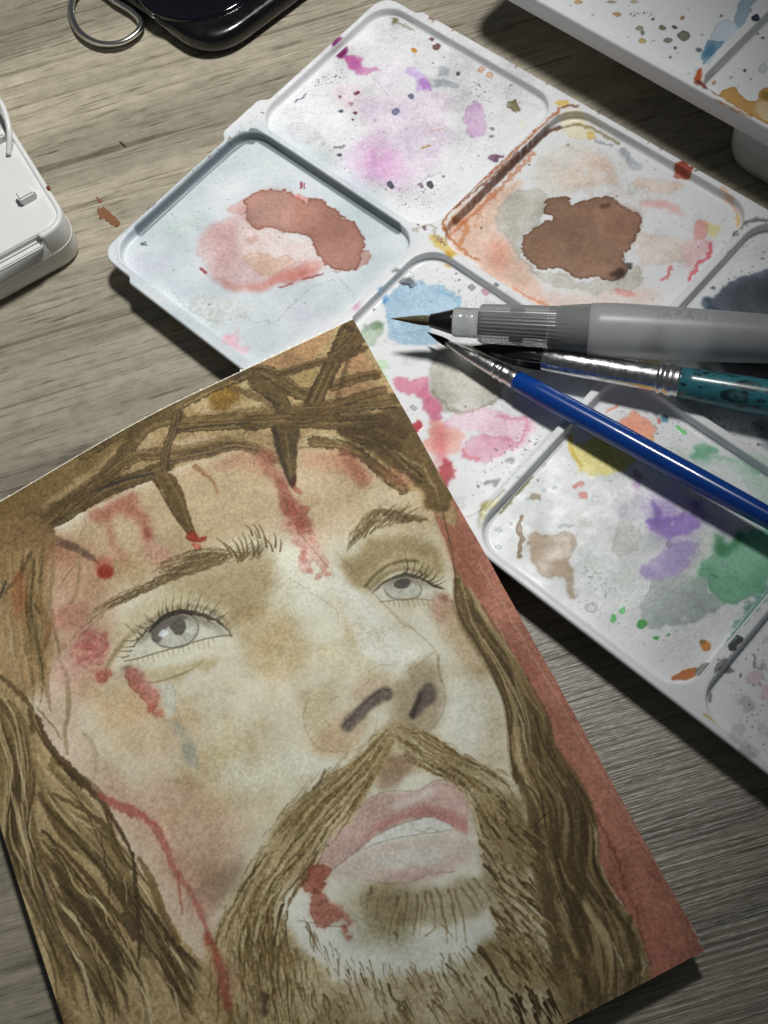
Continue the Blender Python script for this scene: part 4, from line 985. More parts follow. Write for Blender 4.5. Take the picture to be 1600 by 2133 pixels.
cp.stroke(kU((250, 470), (330, 480), (380, 490)), 2, (170, 178, 184), .5, 1.2, rough=4)
st(kU((380, 440), (470, 420), (520, 480), (470, 540), (380, 500)), (220, 190, 204), .6, 6, 8, 0)
for (x, y, r, c) in ((410, 480, 9, (110, 60, 64)), (495, 470, 12, (104, 40, 72)), (470, 520, 12, (190, 150, 160)), (420, 560, 12, (70, 78, 100)), (485, 570, 10, (110, 60, 80)), (470, 605, 7, (96, 60, 80)), (760, 480, 15, (96, 108, 136)), (695, 562, 20, (110, 118, 150)), (590, 605, 7, (150, 160, 190)), (795, 250, 18, (206, 140, 60)), (885, 195, 12, (120, 84, 80)), (905, 232, 16, (112, 74, 70)), (1010, 365, 12, (80, 84, 90)), (1125, 350, 20, (216, 176, 154)), (1172, 376, 20, (216, 180, 156)), (1175, 695, 14, (150, 152, 162)), (1180, 650, 10, (150, 152, 158)), (930, 885, 9, (110, 114, 120)), (655, 932, 20, (70, 74, 90)), (865, 925, 20, (60, 66, 76)), (400, 785, 12, (96, 90, 104)), (815, 930, 14, (140, 120, 140)), (1268, 430, 9, (200, 196, 180)), (885, 308, 6, (90, 90, 96))):
    cp.blob(kU((x - r, y), (x, y - r * .9), (x + r, y), (x, y + r * .9)), c, .85, soft=.8, warp=4, edge=.4)
st(kU((1255, 515), (1290, 505), (1312, 530), (1300, 560), (1270, 550)), (116, 106, 68), .95, .8, 3, .4)
cp.stroke(kU((865, 662), (900, 655), (940, 640)), 4, (206, 150, 140), .7, 1, rough=2)
cp.stroke(kU((825, 745), (862, 732)), 5, (178, 140, 84), .8, 1, rough=2)
cp.stroke(kU((570, 380), (620, 440), (650, 480)), 1.4, (170, 130, 150), .6)
cp.stroke(kU((180, 520), (215, 490), (240, 470)), 5, (90, 94, 104), .7, 1, rough=4)
cp.stroke(kU((390, 745), (430, 735)), 8, (110, 108, 118), .7, 1.5, rough=5)
cp.stroke(kU((800, 930), (870, 880), (920, 870)), 3, (140, 140, 150), .6, 1.5, rough=5)
st(kU((1160, 800), (1215, 785), (1235, 780), (1200, 820), (1165, 822)), (72, 26, 60), .9, 1, 4, .2)
st(kU((1320, 620), (1350, 600), (1340, 640)), (226, 226, 170), .7, 2, 5, 0)
cp.stroke(kU((1500, 430), (1430, 420)), 3, (200, 150, 110), .4)
cp.specks(kU((260, 400), (420, 340), (440, 400), (300, 450)), 60, DK, (.8, 2.4), (.5, .9))
cp.specks(kU((1050, 400), (1180, 450), (1170, 520), (1070, 490)), 50, DK + [(150, 150, 120)], (.8, 2.2), (.4, .8))
cp.specks(kU((120, 620), (700, 100), (1440, 470), (900, 1020)), 70, DK + [(130, 112, 70)], (.7, 1.8), (.3, .8))
cp.specks(kU((340, 740), (460, 880), (820, 960), (960, 860), (900, 1060), (760, 1060)), 80, DK + [(140, 120, 70)], (.8, 2.2), (.4, .85))
cp.specks(kU((1120, 640), (1240, 600), (1200, 760), (1120, 760)), 30, DK, (.8, 1.6), (.4, .7))
# rust-brown well
st(kQ((620, 640), (720, 610), (900, 650), (950, 760), (800, 800), (640, 780)), (212, 206, 194), .8, 4, 12, .08)
st(kQ((720, 740), (800, 680), (900, 670), (950, 760), (820, 780), (740, 770)), (226, 200, 184), .75, 4, 10, .1)
st(kQ((740, 500), (800, 488), (860, 520), (880, 570), (820, 595), (750, 560)), (228, 214, 166), .85, 2, 6, .15)
st(kQ((845, 555), (875, 555), (880, 580), (850, 590)), (208, 164, 64), .9, 1, 3, .2)
st(kQ((980, 640), (1010, 620), (1020, 660), (1070, 680), (1050, 705), (1000, 690)), (154, 162, 172), .85, 1.5, 6, .2)
cp.stroke(kQ((880, 585), (950, 605)), 7, (150, 152, 160), .7, 1.5, rough=4)
st(kQ((1030, 755), (1090, 740), (1240, 775), (1230, 800), (1170, 825), (1080, 790)), (224, 196, 176), .8, 2, 6, .2)
st(kQ((280, 960), (380, 860), (480, 790), (560, 760), (500, 880), (480, 960), (560, 1060), (640, 1160), (720, 1280), (520, 1200), (400, 1090), (330, 1040)), (228, 190, 168), .85, 4, 10, .05)
st(kQ((420, 1010), (480, 1010), (520, 1060), (500, 1120), (430, 1080)), (226, 160, 140), .7, 7, 8, 0)
st(kQ((560, 1180), (760, 1220), (960, 1200), (1160, 1220), (1000, 1290), (640, 1280)), (228, 194, 176), .6, 8, 10, 0)
st(kQ((465, 900), (540, 800), (640, 785), (690, 840), (640, 930), (570, 990), (580, 1080), (650, 1125), (760, 1125), (840, 1180), (1000, 1150), (1060, 1100), (1080, 1180), (960, 1220), (860, 1210), (700, 1180), (610, 1120), (520, 1020), (480, 960)), (188, 185, 172), .9, 1.2, 8, .3)
st(kQ((1060, 1000), (1150, 990), (1260, 1000), (1250, 1080), (1150, 1110), (1060, 1080)), (222, 206, 192), .8, 2, 10, .2)
st(kQ((570, 1000), (620, 950), (700, 912), (672, 880), (680, 822), (755, 818), (765, 862), (820, 842), (950, 822), (1000, 872), (1060, 900), (1080, 950), (1045, 1010), (1000, 1060), (1010, 1130), (960, 1168), (880, 1160), (800, 1150), (740, 1110), (640, 1110), (580, 1060)), (144, 111, 91), .98, 1, 5, .5, ew=4, fade=.14)
st(kQ((900, 860), (1040, 890), (1070, 950), (1010, 1010), (900, 980)), (150, 110, 92), .6, 6, 8, 0)
st(kQ((682, 826), (750, 822), (750, 870), (690, 880)), (140, 92, 82), .8, 1, 4, .4)
st(kQ((905, 850), (940, 845), (935, 868), (910, 866)), (72, 46, 36), .8, 1.5, 3, 0)
st(kQ((945, 1135), (985, 1120), (995, 1150), (965, 1162)), (52, 38, 34), .9, 1.2, 3, 0)
st(kQ((1005, 1100), (1025, 1095), (1028, 1115), (1010, 1115)), (50, 44, 44), .9, 1, 2, 0)
cp.stroke(kQ((1025, 1000), (1050, 975)), 8, (76, 52, 42), .7, 2, rough=4)
st(kQ((1060, 860), (1130, 850), (1260, 878), (1200, 890), (1100, 880)), (218, 116, 110), .7, 3, 8, .1)
st(kQ((1290, 920), (1320, 910), (1345, 970), (1310, 1000), (1280, 990)), (214, 110, 96), .8, 1.5, 6, .2)
st(kQ((1320, 920), (1380, 940), (1395, 990), (1350, 970)), (222, 206, 110), .7, 2, 6, .1)
st(kQ((1250, 1000), (1360, 1010), (1350, 1060), (1270, 1100), (1240, 1080)), (230, 180, 184), .8, 3, 9, .1)
cp.stroke(kQ((1360, 1020), (1350, 1060), (1310, 1100), (1270, 1160)), 8, (214, 84, 96), .75, 2, rough=5)
cp.stroke(kQ((1195, 1110), (1180, 1150), (1155, 1170)), 6, (216, 90, 96), .75, 2, rough=4)
st(kQ((950, 1205), (1030, 1205), (1030, 1235), (980, 1235)), (222, 130, 118), .85, 1.5, 6, .2)
st(kQ((1205, 720), (1240, 700), (1285, 730), (1280, 752), (1220, 745)), (160, 62, 38), .95, 1, 3, .2)
cp.map = pal_px
for p, w, c, a in ((kQ((735, 480), (600, 605), (480, 715), (330, 850), (262, 925), (252, 990)), 9, (160, 84, 46), .75), (kQ((560, 660), (420, 790), (300, 890)), 7, (104, 48, 26), .7), (kQ((252, 980), (300, 1010), (350, 1060), (390, 1080)), 8, (176, 108, 60), .75), (kQ((540, 1200), (610, 1240), (680, 1270)), 8, (212, 130, 96), .7), (kQ((300, 930), (345, 940), (320, 1010)), 16, (190, 120, 70), .6), (kQ((740, 475), (800, 468)), 8, (112, 60, 36), .8), (kQ((1400, 810), (1460, 870), (1475, 930)), 10, (224, 176, 150), .7), (kQ((1470, 890), (1470, 940)), 6, (208, 180, 80), .7), (kQ((440, 790), (458, 830)), 4, (190, 120, 80), .6), (kQ((375, 950), (400, 890), (410, 860)), 5, (206, 140, 96), .6), (kQ((500, 700), (530, 750)), 2, (206, 176, 150), .6)):
    cp.stroke(p, w, c, a, 2.2, .8, .8, rough=5)
cp.specks(kQ((560, 650), (820, 480), (1460, 900), (1200, 1270), (700, 1270), (300, 960)), 90, DK + [(120, 70, 50)], (.7, 2), (.3, .8))
cp.specks(kQ((380, 880), (420, 850), (400, 950)), 12, [(90, 60, 50)], (.8, 2), (.5, .9))
# dark blue well
st(kQ((1325, 1290), (1390, 1205), (1480, 1150), (1620, 1130), (1900, 1200), (1900, 1500), (1500, 1600), (1350, 1400)), (84, 92, 108), .98, 2, 8, .4, fade=.1)
st(kQ((1440, 1290), (1500, 1180), (1640, 1150), (1900, 1230), (1900, 1480), (1520, 1560)), (64, 70, 72), .9, 5, 10, .3)
st(kQ((1330, 1250), (1350, 1235), (1360, 1270), (1400, 1290), (1350, 1300), (1320, 1270)), (60, 80, 100), .85, 2, 5, .3)
st(kQ((1360, 1200), (1375, 1195), (1378, 1212)), (60, 70, 84), .9, 1, 2, .2)
st(kQ((1440, 1010), (1480, 960), (1600, 950), (1700, 1000), (1500, 1110), (1420, 1130)), (218, 214, 216), .7, 6, 8, 0)
cp.stroke(kQ((1455, 1000), (1480, 960), (1540, 945), (1620, 950)), 10, (60, 58, 62), .6, 3, rough=5)
cp.specks(kQ((1400, 1000), (1600, 960), (1700, 1200), (1350, 1250)), 60, DK, (.9, 2.6), (.5, .9))
st([(1300, 745), (1340, 738), (1370, 750), (1350, 760), (1310, 760)], (176, 140, 40), .9, 2, 5, .1)
st([(1455, 745), (1530, 745), (1600, 760), (1640, 830), (1560, 850), (1480, 800)], (56, 52, 58), .9, 3, 8, .2)
st([(1560, 900), (1600, 880), (1660, 930), (1600, 950)], (120, 126, 140), .8, 3, 8, .2)
cp.specks([(1420, 850), (1600, 880), (1700, 990), (1500, 900)], 60, DK, (.9, 3), (.5, .9))
# blue and pink well
st(kS((200, 110), (260, 70), (360, 60), (450, 90), (460, 150), (400, 200), (360, 240), (380, 285), (280, 300), (210, 270), (190, 190)), (166, 198, 220), .95, 1.2, 8, .3, fade=.2)
cp.stroke(kS((190, 190), (215, 240), (260, 255), (330, 240)), 4, (130, 172, 198), .6, 2, rough=5)
cp.stroke(kS((380, 100), (440, 120), (455, 160)), 7, (130, 182, 214), .6, 3, rough=5)
st(kS((165, 115), (185, 105), (200, 125), (185, 140), (170, 132)), (60, 136, 196), .9, 2, 4, .1)
st(kS((210, 45), (270, 55), (290, 75), (240, 70)), (72, 76, 84), .85, 1.2, 6, .2)
cp.stroke(kS((235, 60), (280, 85)), 6, (60, 62, 70), .8, 1, rough=4)
st(kS((105, 235), (150, 205), (175, 225), (155, 270), (140, 300), (110, 280)), (150, 176, 146), .9, 1.5, 6, .3)
st(kS((110, 215), (165, 205), (160, 225), (120, 235)), (96, 122, 92), .7, 2, 5, 0)
st(kS((135, 360), (185, 355), (210, 375), (190, 400), (210, 430), (180, 450), (150, 410)), (176, 220, 168), .9, 1.5, 7, .25)
st(kS((350, 420), (380, 330), (470, 300), (600, 340), (640, 420), (560, 520), (440, 555), (370, 510)), (176, 172, 158), .92, 1.5, 9, .3)
st(kS((395, 420), (470, 380), (540, 390), (560, 460), (480, 500), (420, 480)), (206, 202, 190), .7, 3, 9, .15)
cp.stroke(kS((360, 470), (400, 520), (470, 550), (560, 520), (600, 490)), 7, (112, 108, 84), .6, 3, rough=6)
st(kS((225, 430), (290, 430), (340, 420), (350, 480), (400, 545), (385, 580), (345, 560), (310, 500), (250, 470)), (206, 104, 136), .92, 1.2, 5, .3)
st(kS((360, 570), (440, 600), (480, 640), (440, 690), (330, 690), (300, 675), (350, 640)), (232, 156, 140), .85, 2, 7, .1)
st(kS((365, 620), (400, 590), (420, 700), (370, 740)), (222, 110, 116), .7, 4, 7, 0)
st(kS((470, 545), (560, 525), (640, 570), (710, 560), (705, 640), (640, 700), (600, 660), (520, 620), (420, 600)), (228, 180, 200), .85, 2, 8, .1)
cp.stroke(kS((600, 560), (660, 575), (705, 570), (700, 630), (650, 680)), 7, (212, 112, 154), .7, 3, rough=5)
st(kS((462, 690), (490, 655), (540, 635), (625, 650), (622, 692), (545, 720), (490, 716)), (216, 132, 162), .9, 1.2, 5, .3)
cp.stroke(kS((465, 690), (490, 715), (530, 722)), 6, (208, 92, 100), .6, 2, rough=4)
st(kS((325, 740), (370, 745), (392, 760), (400, 705), (440, 740), (432, 800), (385, 840), (350, 800)), (176, 28, 46), .98, 1.2, 6, .25, fade=.08)
st(kS((280, 590), (305, 575), (312, 610), (290, 635), (275, 615)), (184, 34, 52), .95, 1, 4, .2)
st(kS((222, 545), (236, 550), (236, 570), (225, 565)), (184, 44, 64), .9, 1, 3, .2)
cp.stroke(kS((302, 682), (322, 672)), 4, (204, 70, 50), .8, 1, rough=2)
st(kS((430, 880), (470, 865), (470, 905), (420, 915)), (206, 204, 210), .6, 2, 6, .2)
st(kS((620, 730), (650, 720), (655, 740), (630, 745)), (90, 92, 98), .8, 1.2, 5, .3)
st(kS((550, 790), (590, 785), (600, 800), (565, 803)), (64, 66, 72), .85, 1, 5, .2)
st(kS((80, 190), (60, 170), (90, 150)), (200, 110, 170), .7, 3, 6, .1)
for (x, y, r, c) in ((140, 165, 5, (130, 110, 120)), (512, 85, 14, (150, 150, 160)), (560, 105, 18, (206, 150, 170)), (600, 105, 10, (140, 140, 150)), (635, 152, 9, (190, 90, 130)), (450, 35, 6, (150, 90, 120)), (845, 158, 12, (216, 140, 140)), (1030, 55, 10, (60, 50, 50)), (485, 525, 6, (120, 130, 150)), (290, 530, 12, (180, 180, 190)), (740, 795, 5, (90, 90, 96)), (770, 740, 12, (190, 192, 196)), (120, 225, 8, (200, 200, 205))):
    cp.blob(kS((x - r, y), (x, y - r * .8), (x + r, y), (x, y + r * .8)), c, .8, soft=.8, warp=4, edge=.5)
cp.specks(kS((230, 30), (380, 10), (640, 170), (480, 160)), 60, DK + [(190, 120, 160)], (.8, 2.2), (.4, .8))
cp.specks(kS((560, 700), (760, 560), (780, 640), (640, 800), (500, 860)), 80, DK, (.8, 2.4), (.4, .8))
cp.specks(kS((230, 520), (330, 560), (300, 640), (240, 600)), 24, [(190, 100, 130), (120, 120, 130)], (.7, 1.6), (.4, .8))
st([(905, 500), (960, 530), (950, 548), (915, 530)], (224, 190, 90), .8, 2, 5, .1)
st([(930, 536), (950, 540), (945, 556), (932, 552)], (200, 150, 30), .9, 1.2, 3, .1)
# green, yellow and violet well
st([(1010, 1080), (1200, 860), (1600, 1000), (1600, 1200), (1450, 1400), (1100, 1180)], (216, 222, 220), .6, 10, 10, 0)
st(kS((865, 640), (900, 655), (1000, 620), (1130, 600), (1165, 640), (1120, 720), (1000, 770), (910, 762), (875, 705)), (226, 214, 112), .95, 1.2, 6, .2, fade=.15)
cp.stroke(kS((866, 635), (872, 690), (905, 745)), 7, (206, 176, 40), .8, 2, rough=3)
cp.stroke(kS((905, 690), (960, 680), (1010, 700), (1060, 690)), 2, (244, 238, 190), .8, 1, rough=3)
cp.stroke(kS((1150, 600), (1168, 650), (1150, 680)), 5, (216, 170, 60), .7, 2, rough=3)
st(kS((1000, 600), (1060, 575), (1090, 535), (1130, 560), (1185, 605), (1160, 640), (1080, 630)), (240, 148, 116), .95, 1.2, 6, .25, fade=.15)
cp.stroke(kS((1000, 545), (1030, 530), (1040, 520)), 5, (232, 126, 84), .8, 1, rough=3)
cp.stroke(kS((1265, 600), (1295, 625)), 9, (110, 204, 120), .9, 1, rough=3)
st(kS((1200, 565), (1220, 560), (1228, 580), (1210, 585)), (70, 150, 176), .95, 1, 2, .2)
st(kS((1185, 572), (1200, 570), (1200, 588)), (222, 100, 100), .9, 1, 2, .2)
st(kS((1180, 660), (1280, 670), (1310, 700), (1240, 730), (1180, 700)), (206, 214, 190), .7, 5, 9, .1)
st(kV((510, 80), (620, 90), (680, 120), (640, 170), (700, 190), (1000, 260), (1400, 420), (1400, 640), (1066, 600), (760, 280), (500, 215), (540, 150)), (164, 206, 180), .75, 5, 10, .1)
st(kV((515, 80), (620, 95), (670, 130), (620, 180), (500, 212), (535, 150)), (80, 164, 118), .92, 2, 7, .2)
cp.stroke(kV((520, 205), (700, 190), (850, 210), (1000, 300)), 10, (110, 176, 134), .5, 5, rough=6)
st(kV((110, 1370), (180, 1200), (300, 1060), (560, 1040), (650, 1200), (760, 1275), (560, 1350), (420, 1430), (220, 1470), (150, 1430)), (158, 172, 166), .95, 1.5, 10, .3, fade=.2)
st(kV((-300, 900), (0, 900), (150, 1050), (160, 1300), (0, 1350), (-200, 1150)), (204, 214, 208), .75, 8, 14, .05)
st(kV((540, 640), (640, 700), (620, 900), (540, 1040), (420, 1050), (520, 900)), (196, 208, 198), .7, 5, 9, .05)
st(kV((555, 1030), (610, 930), (720, 850), (850, 760), (1066, 720), (1120, 860), (1060, 1050), (980, 1170), (800, 1262), (680, 1215), (605, 1080)), (108, 180, 142), .97, 1.5, 6, .35, fade=.2)
st(kV((555, 1030), (620, 930), (680, 960), (640, 1050), (600, 1080)), (92, 164, 124), .7, 6, 6, 0)
st(kV((655, 730), (700, 740), (740, 790), (850, 730), (880, 720), (780, 830), (690, 905), (655, 860)), (20, 116, 60), .97, 3, 6, .1, fade=.05)
cp.stroke(kV((640, 1045), (690, 1070)), 3, (60, 110, 84), .8, .8)
cp.stroke(kV((620, 1090), (680, 1210), (800, 1258), (900, 1225)), 5, (90, 150, 116), .6, 2, rough=3)
# violet strokes
st(kV((20, 370), (90, 330), (150, 340), (300, 380), (500, 480), (480, 560), (300, 520), (180, 500), (60, 480), (20, 420)), (212, 200, 226), .8, 3, 9, .1)
st(kV((20, 375), (60, 350), (110, 360), (90, 410), (40, 405)), (168, 108, 190), .85, 2, 5, .15)
st(kV((60, 300), (80, 270), (150, 320), (110, 340)), (150, 108, 96), .8, 2, 4, 0)
st(kV((130, 670), (200, 640), (180, 510), (240, 580), (260, 640), (440, 580), (540, 640), (480, 720), (380, 740), (330, 790), (280, 770), (240, 740), (180, 720)), (120, 84, 184), .97, 2, 6, .2, fade=.15)
st(kV((170, 510), (240, 590), (270, 650), (440, 575), (300, 680), (140, 680), (200, 640)), (88, 48, 146), .9, 1.5, 4, .1, fade=.1)
st(kV((490, 520), (560, 520), (640, 590), (720, 620), (800, 720), (760, 740), (640, 650), (540, 640)), (172, 150, 204), .85, 3, 7, .1)
st(kV((500, 510), (560, 510), (540, 590), (500, 560)), (120, 78, 172), .8, 3, 5, 0)
st(kV((150, 1040), (230, 960), (300, 860), (420, 780), (540, 760), (540, 880), (460, 990), (380, 1040), (220, 1095)), (176, 160, 210), .95, 1.5, 8, .25, fade=.2)
st(kV((150, 1040), (210, 1000), (240, 1050), (300, 1060), (220, 1098), (180, 1085)), (122, 92, 168), .8, 4, 6, .1)
for k in range(9):
    x, y = 360 + k * 22, 1050 - k * 24
    cp.stroke(kV((x, y), (x + 22, y + 26)), 4, (164, 148, 196), .7, 1.5, 1, .3)
st(kV((110, 760), (180, 730), (290, 780), (310, 850), (180, 900), (110, 860)), (208, 216, 216), .7, 3, 6, .15)
st(kV((-20, 660), (40, 680), (110, 790), (90, 880), (0, 900), (-60, 780)), (182, 184, 176), .85, 1.5, 6, .35)
st(kV((-60, 560), (60, 470), (170, 540), (120, 650), (0, 660)), (192, 184, 206), .8, 2, 7, .25)
for k in range(14):
    x, y = 250 + cp.rs.uniform(-70, 160), 560 + cp.rs.uniform(-50, 40)
    cp.stroke(kV((x - 60, y), (x + 60, y + 12)), 2, (150, 132, 180), .5, .8, .4, .3)
cp.blob(kV((305, 820), (335, 790), (362, 815), (340, 850), (315, 848)), (160, 150, 176), .8, soft=.8, warp=3, edge=.5)
st(kV((60, 560), (200, 470), (420, 470), (560, 560), (560, 720), (420, 800), (300, 830), (140, 730)), (150, 122, 196), .45, 5, 10, .1)
st(kV((180, 520), (330, 560), (420, 640), (300, 720), (180, 660)), (104, 64, 164), .55, 4, 8, .15)
st(kV((330, 820), (520, 760), (560, 880), (460, 1000), (330, 1040)), (150, 126, 192), .5, 5, 8, .1)
st(kV((880, 720), (1060, 700), (1300, 640), (1300, 800), (1000, 860)), (96, 168, 126), .6, 5, 9, .1)
# lower part of that well
st(kS((720, 1010), (750, 990), (780, 1000), (870, 1000), (892, 1060), (866, 1100), (880, 1200), (862, 1215), (840, 1150), (770, 1150), (735, 1110)), (172, 146, 114), .97, 1.2, 6, .4, fade=.15)
st(kS((740, 1050), (800, 1040), (860, 1070), (790, 1090)), (206, 190, 170), .6, 4, 6, .1)
cp.stroke(kS((690, 935), (676, 975), (688, 1010), (676, 1050), (678, 1090)), 12, (122, 86, 48), .92, 1, .6, .2, rough=5, mid=1.1)
st(kS((710, 855), (740, 846), (760, 855), (750, 868), (718, 868)), (118, 96, 58), .95, 1, 2, .2)
st(kS((880, 815), (905, 802), (916, 812), (890, 830)), (206, 56, 48), .95, 1, 3, .2)
st(kS((905, 845), (922, 840), (926, 862), (912, 868)), (212, 62, 58), .95, 1, 3, .2)
st(kS((535, 900), (575, 880), (592, 890), (570, 920), (545, 960), (530, 970)), (216, 206, 110), .9, 1.5, 5, .3)
st(kS((530, 900), (560, 875), (545, 940), (530, 990)), (112, 100, 30), .8, 2, 3, 0)
st(kS((590, 975), (600, 966), (606, 980)), (160, 180, 196), .7, 1, 3, .4)
for (x, y, r) in ((680, 805, 8), (710, 865, 10), (770, 835, 9), (812, 828, 8), (600, 1045, 14), (640, 960, 6)):
    cp.blob(kS((x - r, y), (x, y - r * .8), (x + r, y), (x, y + r * .8)), (184, 204, 212), .6, soft=.8, warp=3, edge=.4)
cp.stroke(kS((825, 970), (870, 965)), 5, (150, 160, 164), .7, 1.5, rough=4)
st(kS((900, 960), (940, 950), (940, 975), (915, 990)), (190, 186, 166), .7, 2, 5, .15)
cp.blob(cG((655, 275), (685, 245), (720, 270), (700, 303), (665, 300)), (196, 196, 206), .8, soft=.8, warp=2, edge=.5)
for p, c in ((cG((785, 345), (800, 318), (820, 340), (800, 362)), (84, 196, 96)), (cG((925, 365), (945, 342), (972, 365), (950, 390), (930, 385)), (36, 160, 50)), (cG((1015, 435), (1045, 430), (1035, 452)), (40, 170, 70)), (cG((1078, 425), (1095, 420), (1092, 432)), (60, 150, 90)), (cG((825, 300), (860, 285), (862, 310), (835, 315)), (110, 206, 120)),
             (cG((1240, 460), (1258, 445), (1292, 465), (1290, 500), (1262, 505)), (206, 128, 44)), (cG((1100, 648), (1160, 610), (1225, 592), (1225, 640), (1160, 655)), (186, 100, 36)), (cG((1225, 600), (1270, 568), (1300, 575), (1270, 625), (1225, 638)), (120, 126, 118))):
    cp.blob(p, c, .95, soft=1, warp=3, edge=.25)
cp.blob(cG((1240, 452), (1262, 447), (1275, 465), (1250, 470)), (120, 104, 60), .8, soft=1.2, warp=2)
cp.stroke(cG((1600, 195), (1540, 260), (1470, 340), (1420, 420), (1390, 480)), 26, (70, 128, 116), .75, 6, .8, .5, rough=8)
cp.specks(cG((630, 90), (700, 60), (850, 220), (760, 230), (650, 150)), 60, [(110, 130, 120), (90, 104, 98)], (.8, 2), (.4, .8))
cp.specks(cG((600, 200), (1300, 560), (1000, 560), (560, 300)), 30, DK, (.8, 1.8), (.4, .8))
cp.specks(kS((1000, 480), (1300, 560), (1250, 660), (1000, 540)), 60, DK, (.8, 2), (.4, .8))
cp.specks(kS((1300, 560), (1380, 620), (1240, 720), (1180, 640)), 20, DK, (.8, 2), (.4, .8))
# last visible well: mauve blots
for x, y, r, c in ((1500, 620, 60, (206, 186, 194)), (1450, 780, 50, (172, 172, 178)), (1580, 700, 60, (222, 190, 198)), (1420, 900, 50, (190, 190, 194)), (1550, 560, 24, (150, 150, 158)), (1560, 405, 26, (206, 180, 188)), (1480, 960, 60, (180, 176, 184)), (1580, 880, 60, (204, 196, 204)), (1390, 750, 40, (206, 206, 212))):
    cp.blob(cG((x - r, y), (x, y - r * .7), (x + r, y), (x, y + r * .7)), c, .75, soft=3, warp=14, edge=.2)
cp.blob(cG((1300, 640), (1345, 560), (1410, 600), (1340, 625)), (118, 118, 118), .85, soft=1.2, warp=4, edge=.2)
cp.blob(cG((1270, 735), (1290, 720), (1297, 770), (1285, 780)), (120, 120, 120), .8, soft=1.2, warp=3)
cp.stroke(cG((1520, 520), (1530, 580), (1560, 600)), 5, (120, 116, 124), .7, 1.5, rough=5)
cp.stroke(cG((1400, 500), (1440, 470)), 18, (40, 40, 44), .9, 2, rough=6)
cp.specks(cG((1300, 560), (1700, 350), (1800, 1200), (1500, 1000)), 140, DK, (.9, 3), (.35, .8))
# scrubbed white gaps, rings and spatter over all the washes
WELLS = ([(600, 220), (820, 40), (1130, 200), (890, 430)], [(940, 480), (1180, 260), (1520, 440), (1380, 640)], [(880, 520), (1080, 640), (1290, 800), (1000, 1040), (760, 700)], [(1010, 1080), (1250, 830), (1600, 1000), (1590, 1200), (1440, 1400)])
for wi_, wl in enumerate(WELLS):
    mess(wl, 46 if wi_ < 2 else 16, [(224, 227, 229), (216, 219, 222)], (3, 13), (.3, .75))
    cp.specks(wl, 110, DK + [(150, 120, 90), (160, 110, 150), (110, 130, 120)], (.6, 1.7), (.25, .75))
    for _ in range(9):
        w_ = cp.rs.dirichlet(np.ones(len(wl)))
        x, y = w_ @ np.array(wl, float)
        rr_ = cp.rs.uniform(3, 9)
        cp.stroke([(x + rr_ * math.cos(t), y + rr_ * .85 * math.sin(t)) for t in np.linspace(0, 6.3, 10)], 1.3, (150, 152, 160), .5, .8, rough=2)
st(kR((725, 490), (800, 460), (940, 465), (990, 515), (1010, 480), (1070, 490), (1110, 520), (1150, 560), (1220, 590), (1260, 640), (1280, 710), (1262, 790), (1210, 830), (1130, 835), (1070, 800), (1050, 740), (1000, 660), (900, 650), (820, 630), (760, 630), (720, 570)), (164, 120, 107), .98, 1, 5, .5, ew=4, fade=.14)
st(kR((735, 500), (800, 468), (920, 470), (930, 560), (900, 640), (820, 622), (765, 620), (735, 570)), (188, 152, 142), .75, 6, 6, .1)
st(kR((940, 468), (990, 480), (1000, 510), (960, 500)), (204, 132, 124), .8, 2, 4, .2)
st(kQ((570, 1000), (620, 950), (700, 912), (672, 880), (680, 822), (755, 818), (765, 862), (820, 842), (950, 822), (1000, 872), (1060, 900), (1080, 950), (1045, 1010), (1000, 1060), (1010, 1130), (960, 1168), (880, 1160), (800, 1150), (740, 1110), (640, 1110), (580, 1060)), (144, 111, 91), .98, 1, 5, .5, ew=4, fade=.14)
st(kQ((900, 860), (1040, 890), (1070, 950), (1010, 1010), (900, 980)), (150, 110, 92), .6, 6, 8, 0)
st(kQ((905, 850), (940, 845), (935, 868), (910, 866)), (72, 46, 36), .8, 1.5, 3, 0)
st(kQ((945, 1135), (985, 1120), (995, 1150), (965, 1162)), (52, 38, 34), .9, 1.2, 3, 0)
mess([(420, 420), (560, 330), (700, 420), (760, 560), (560, 700), (400, 600)], 0, [(206, 214, 218), (196, 206, 206), (222, 226, 228), (204, 200, 210)], (6, 24), (.15, .45))
# stains on the ridges and rim
cp.map = pal_px_rim
st([(1158, 212), (1180, 206), (1186, 218), (1160, 220)], (214, 164, 40), .95, 1, 2, .1)
cp.stroke([(860, 480), (900, 470), (910, 500)], 8, (150, 140, 120), .5, 2, rough=6)
for k in range(60):
    t_ = cp.rs.rand()
    i = cp.rs.randint(3)
    x, y = [(850 + t_ * 80, 450 + t_ * 60), (945 + t_ * 640, 62 + t_ * 366), (620 - t_ * 340, 170 + t_ * 290)][i]
    cp.stroke([(x, y), (x + cp.rs.uniform(-5, 5), y + cp.rs.uniform(-3, 3))], cp.rs.uniform(1.5, 5), [(120, 90, 60), (70, 72, 80), (170, 120, 70), (110, 60, 110)][cp.rs.randint(4)], .7, 1, rough=2)
st([(895, 36), (910, 34), (905, 48)], (92, 56, 50), .9, 1, 2, 0)
st([(815, 18), (830, 26), (818, 34)], (90, 88, 50), .8, 1.5, 3, 0)
cp.stroke([(1012, 1060), (1050, 1020)], 6, (90, 86, 40), .4, 2)
cp.stroke([(1465, 1485), (1500, 1510)], 4, (196, 176, 70), .7, 1.2)
cp.specks([(540, 200), (470, 290), (560, 290), (640, 300), (850, 460), (880, 500), (900, 440), (600, 240)], 40, DK, (.8, 2), (.4, .8))
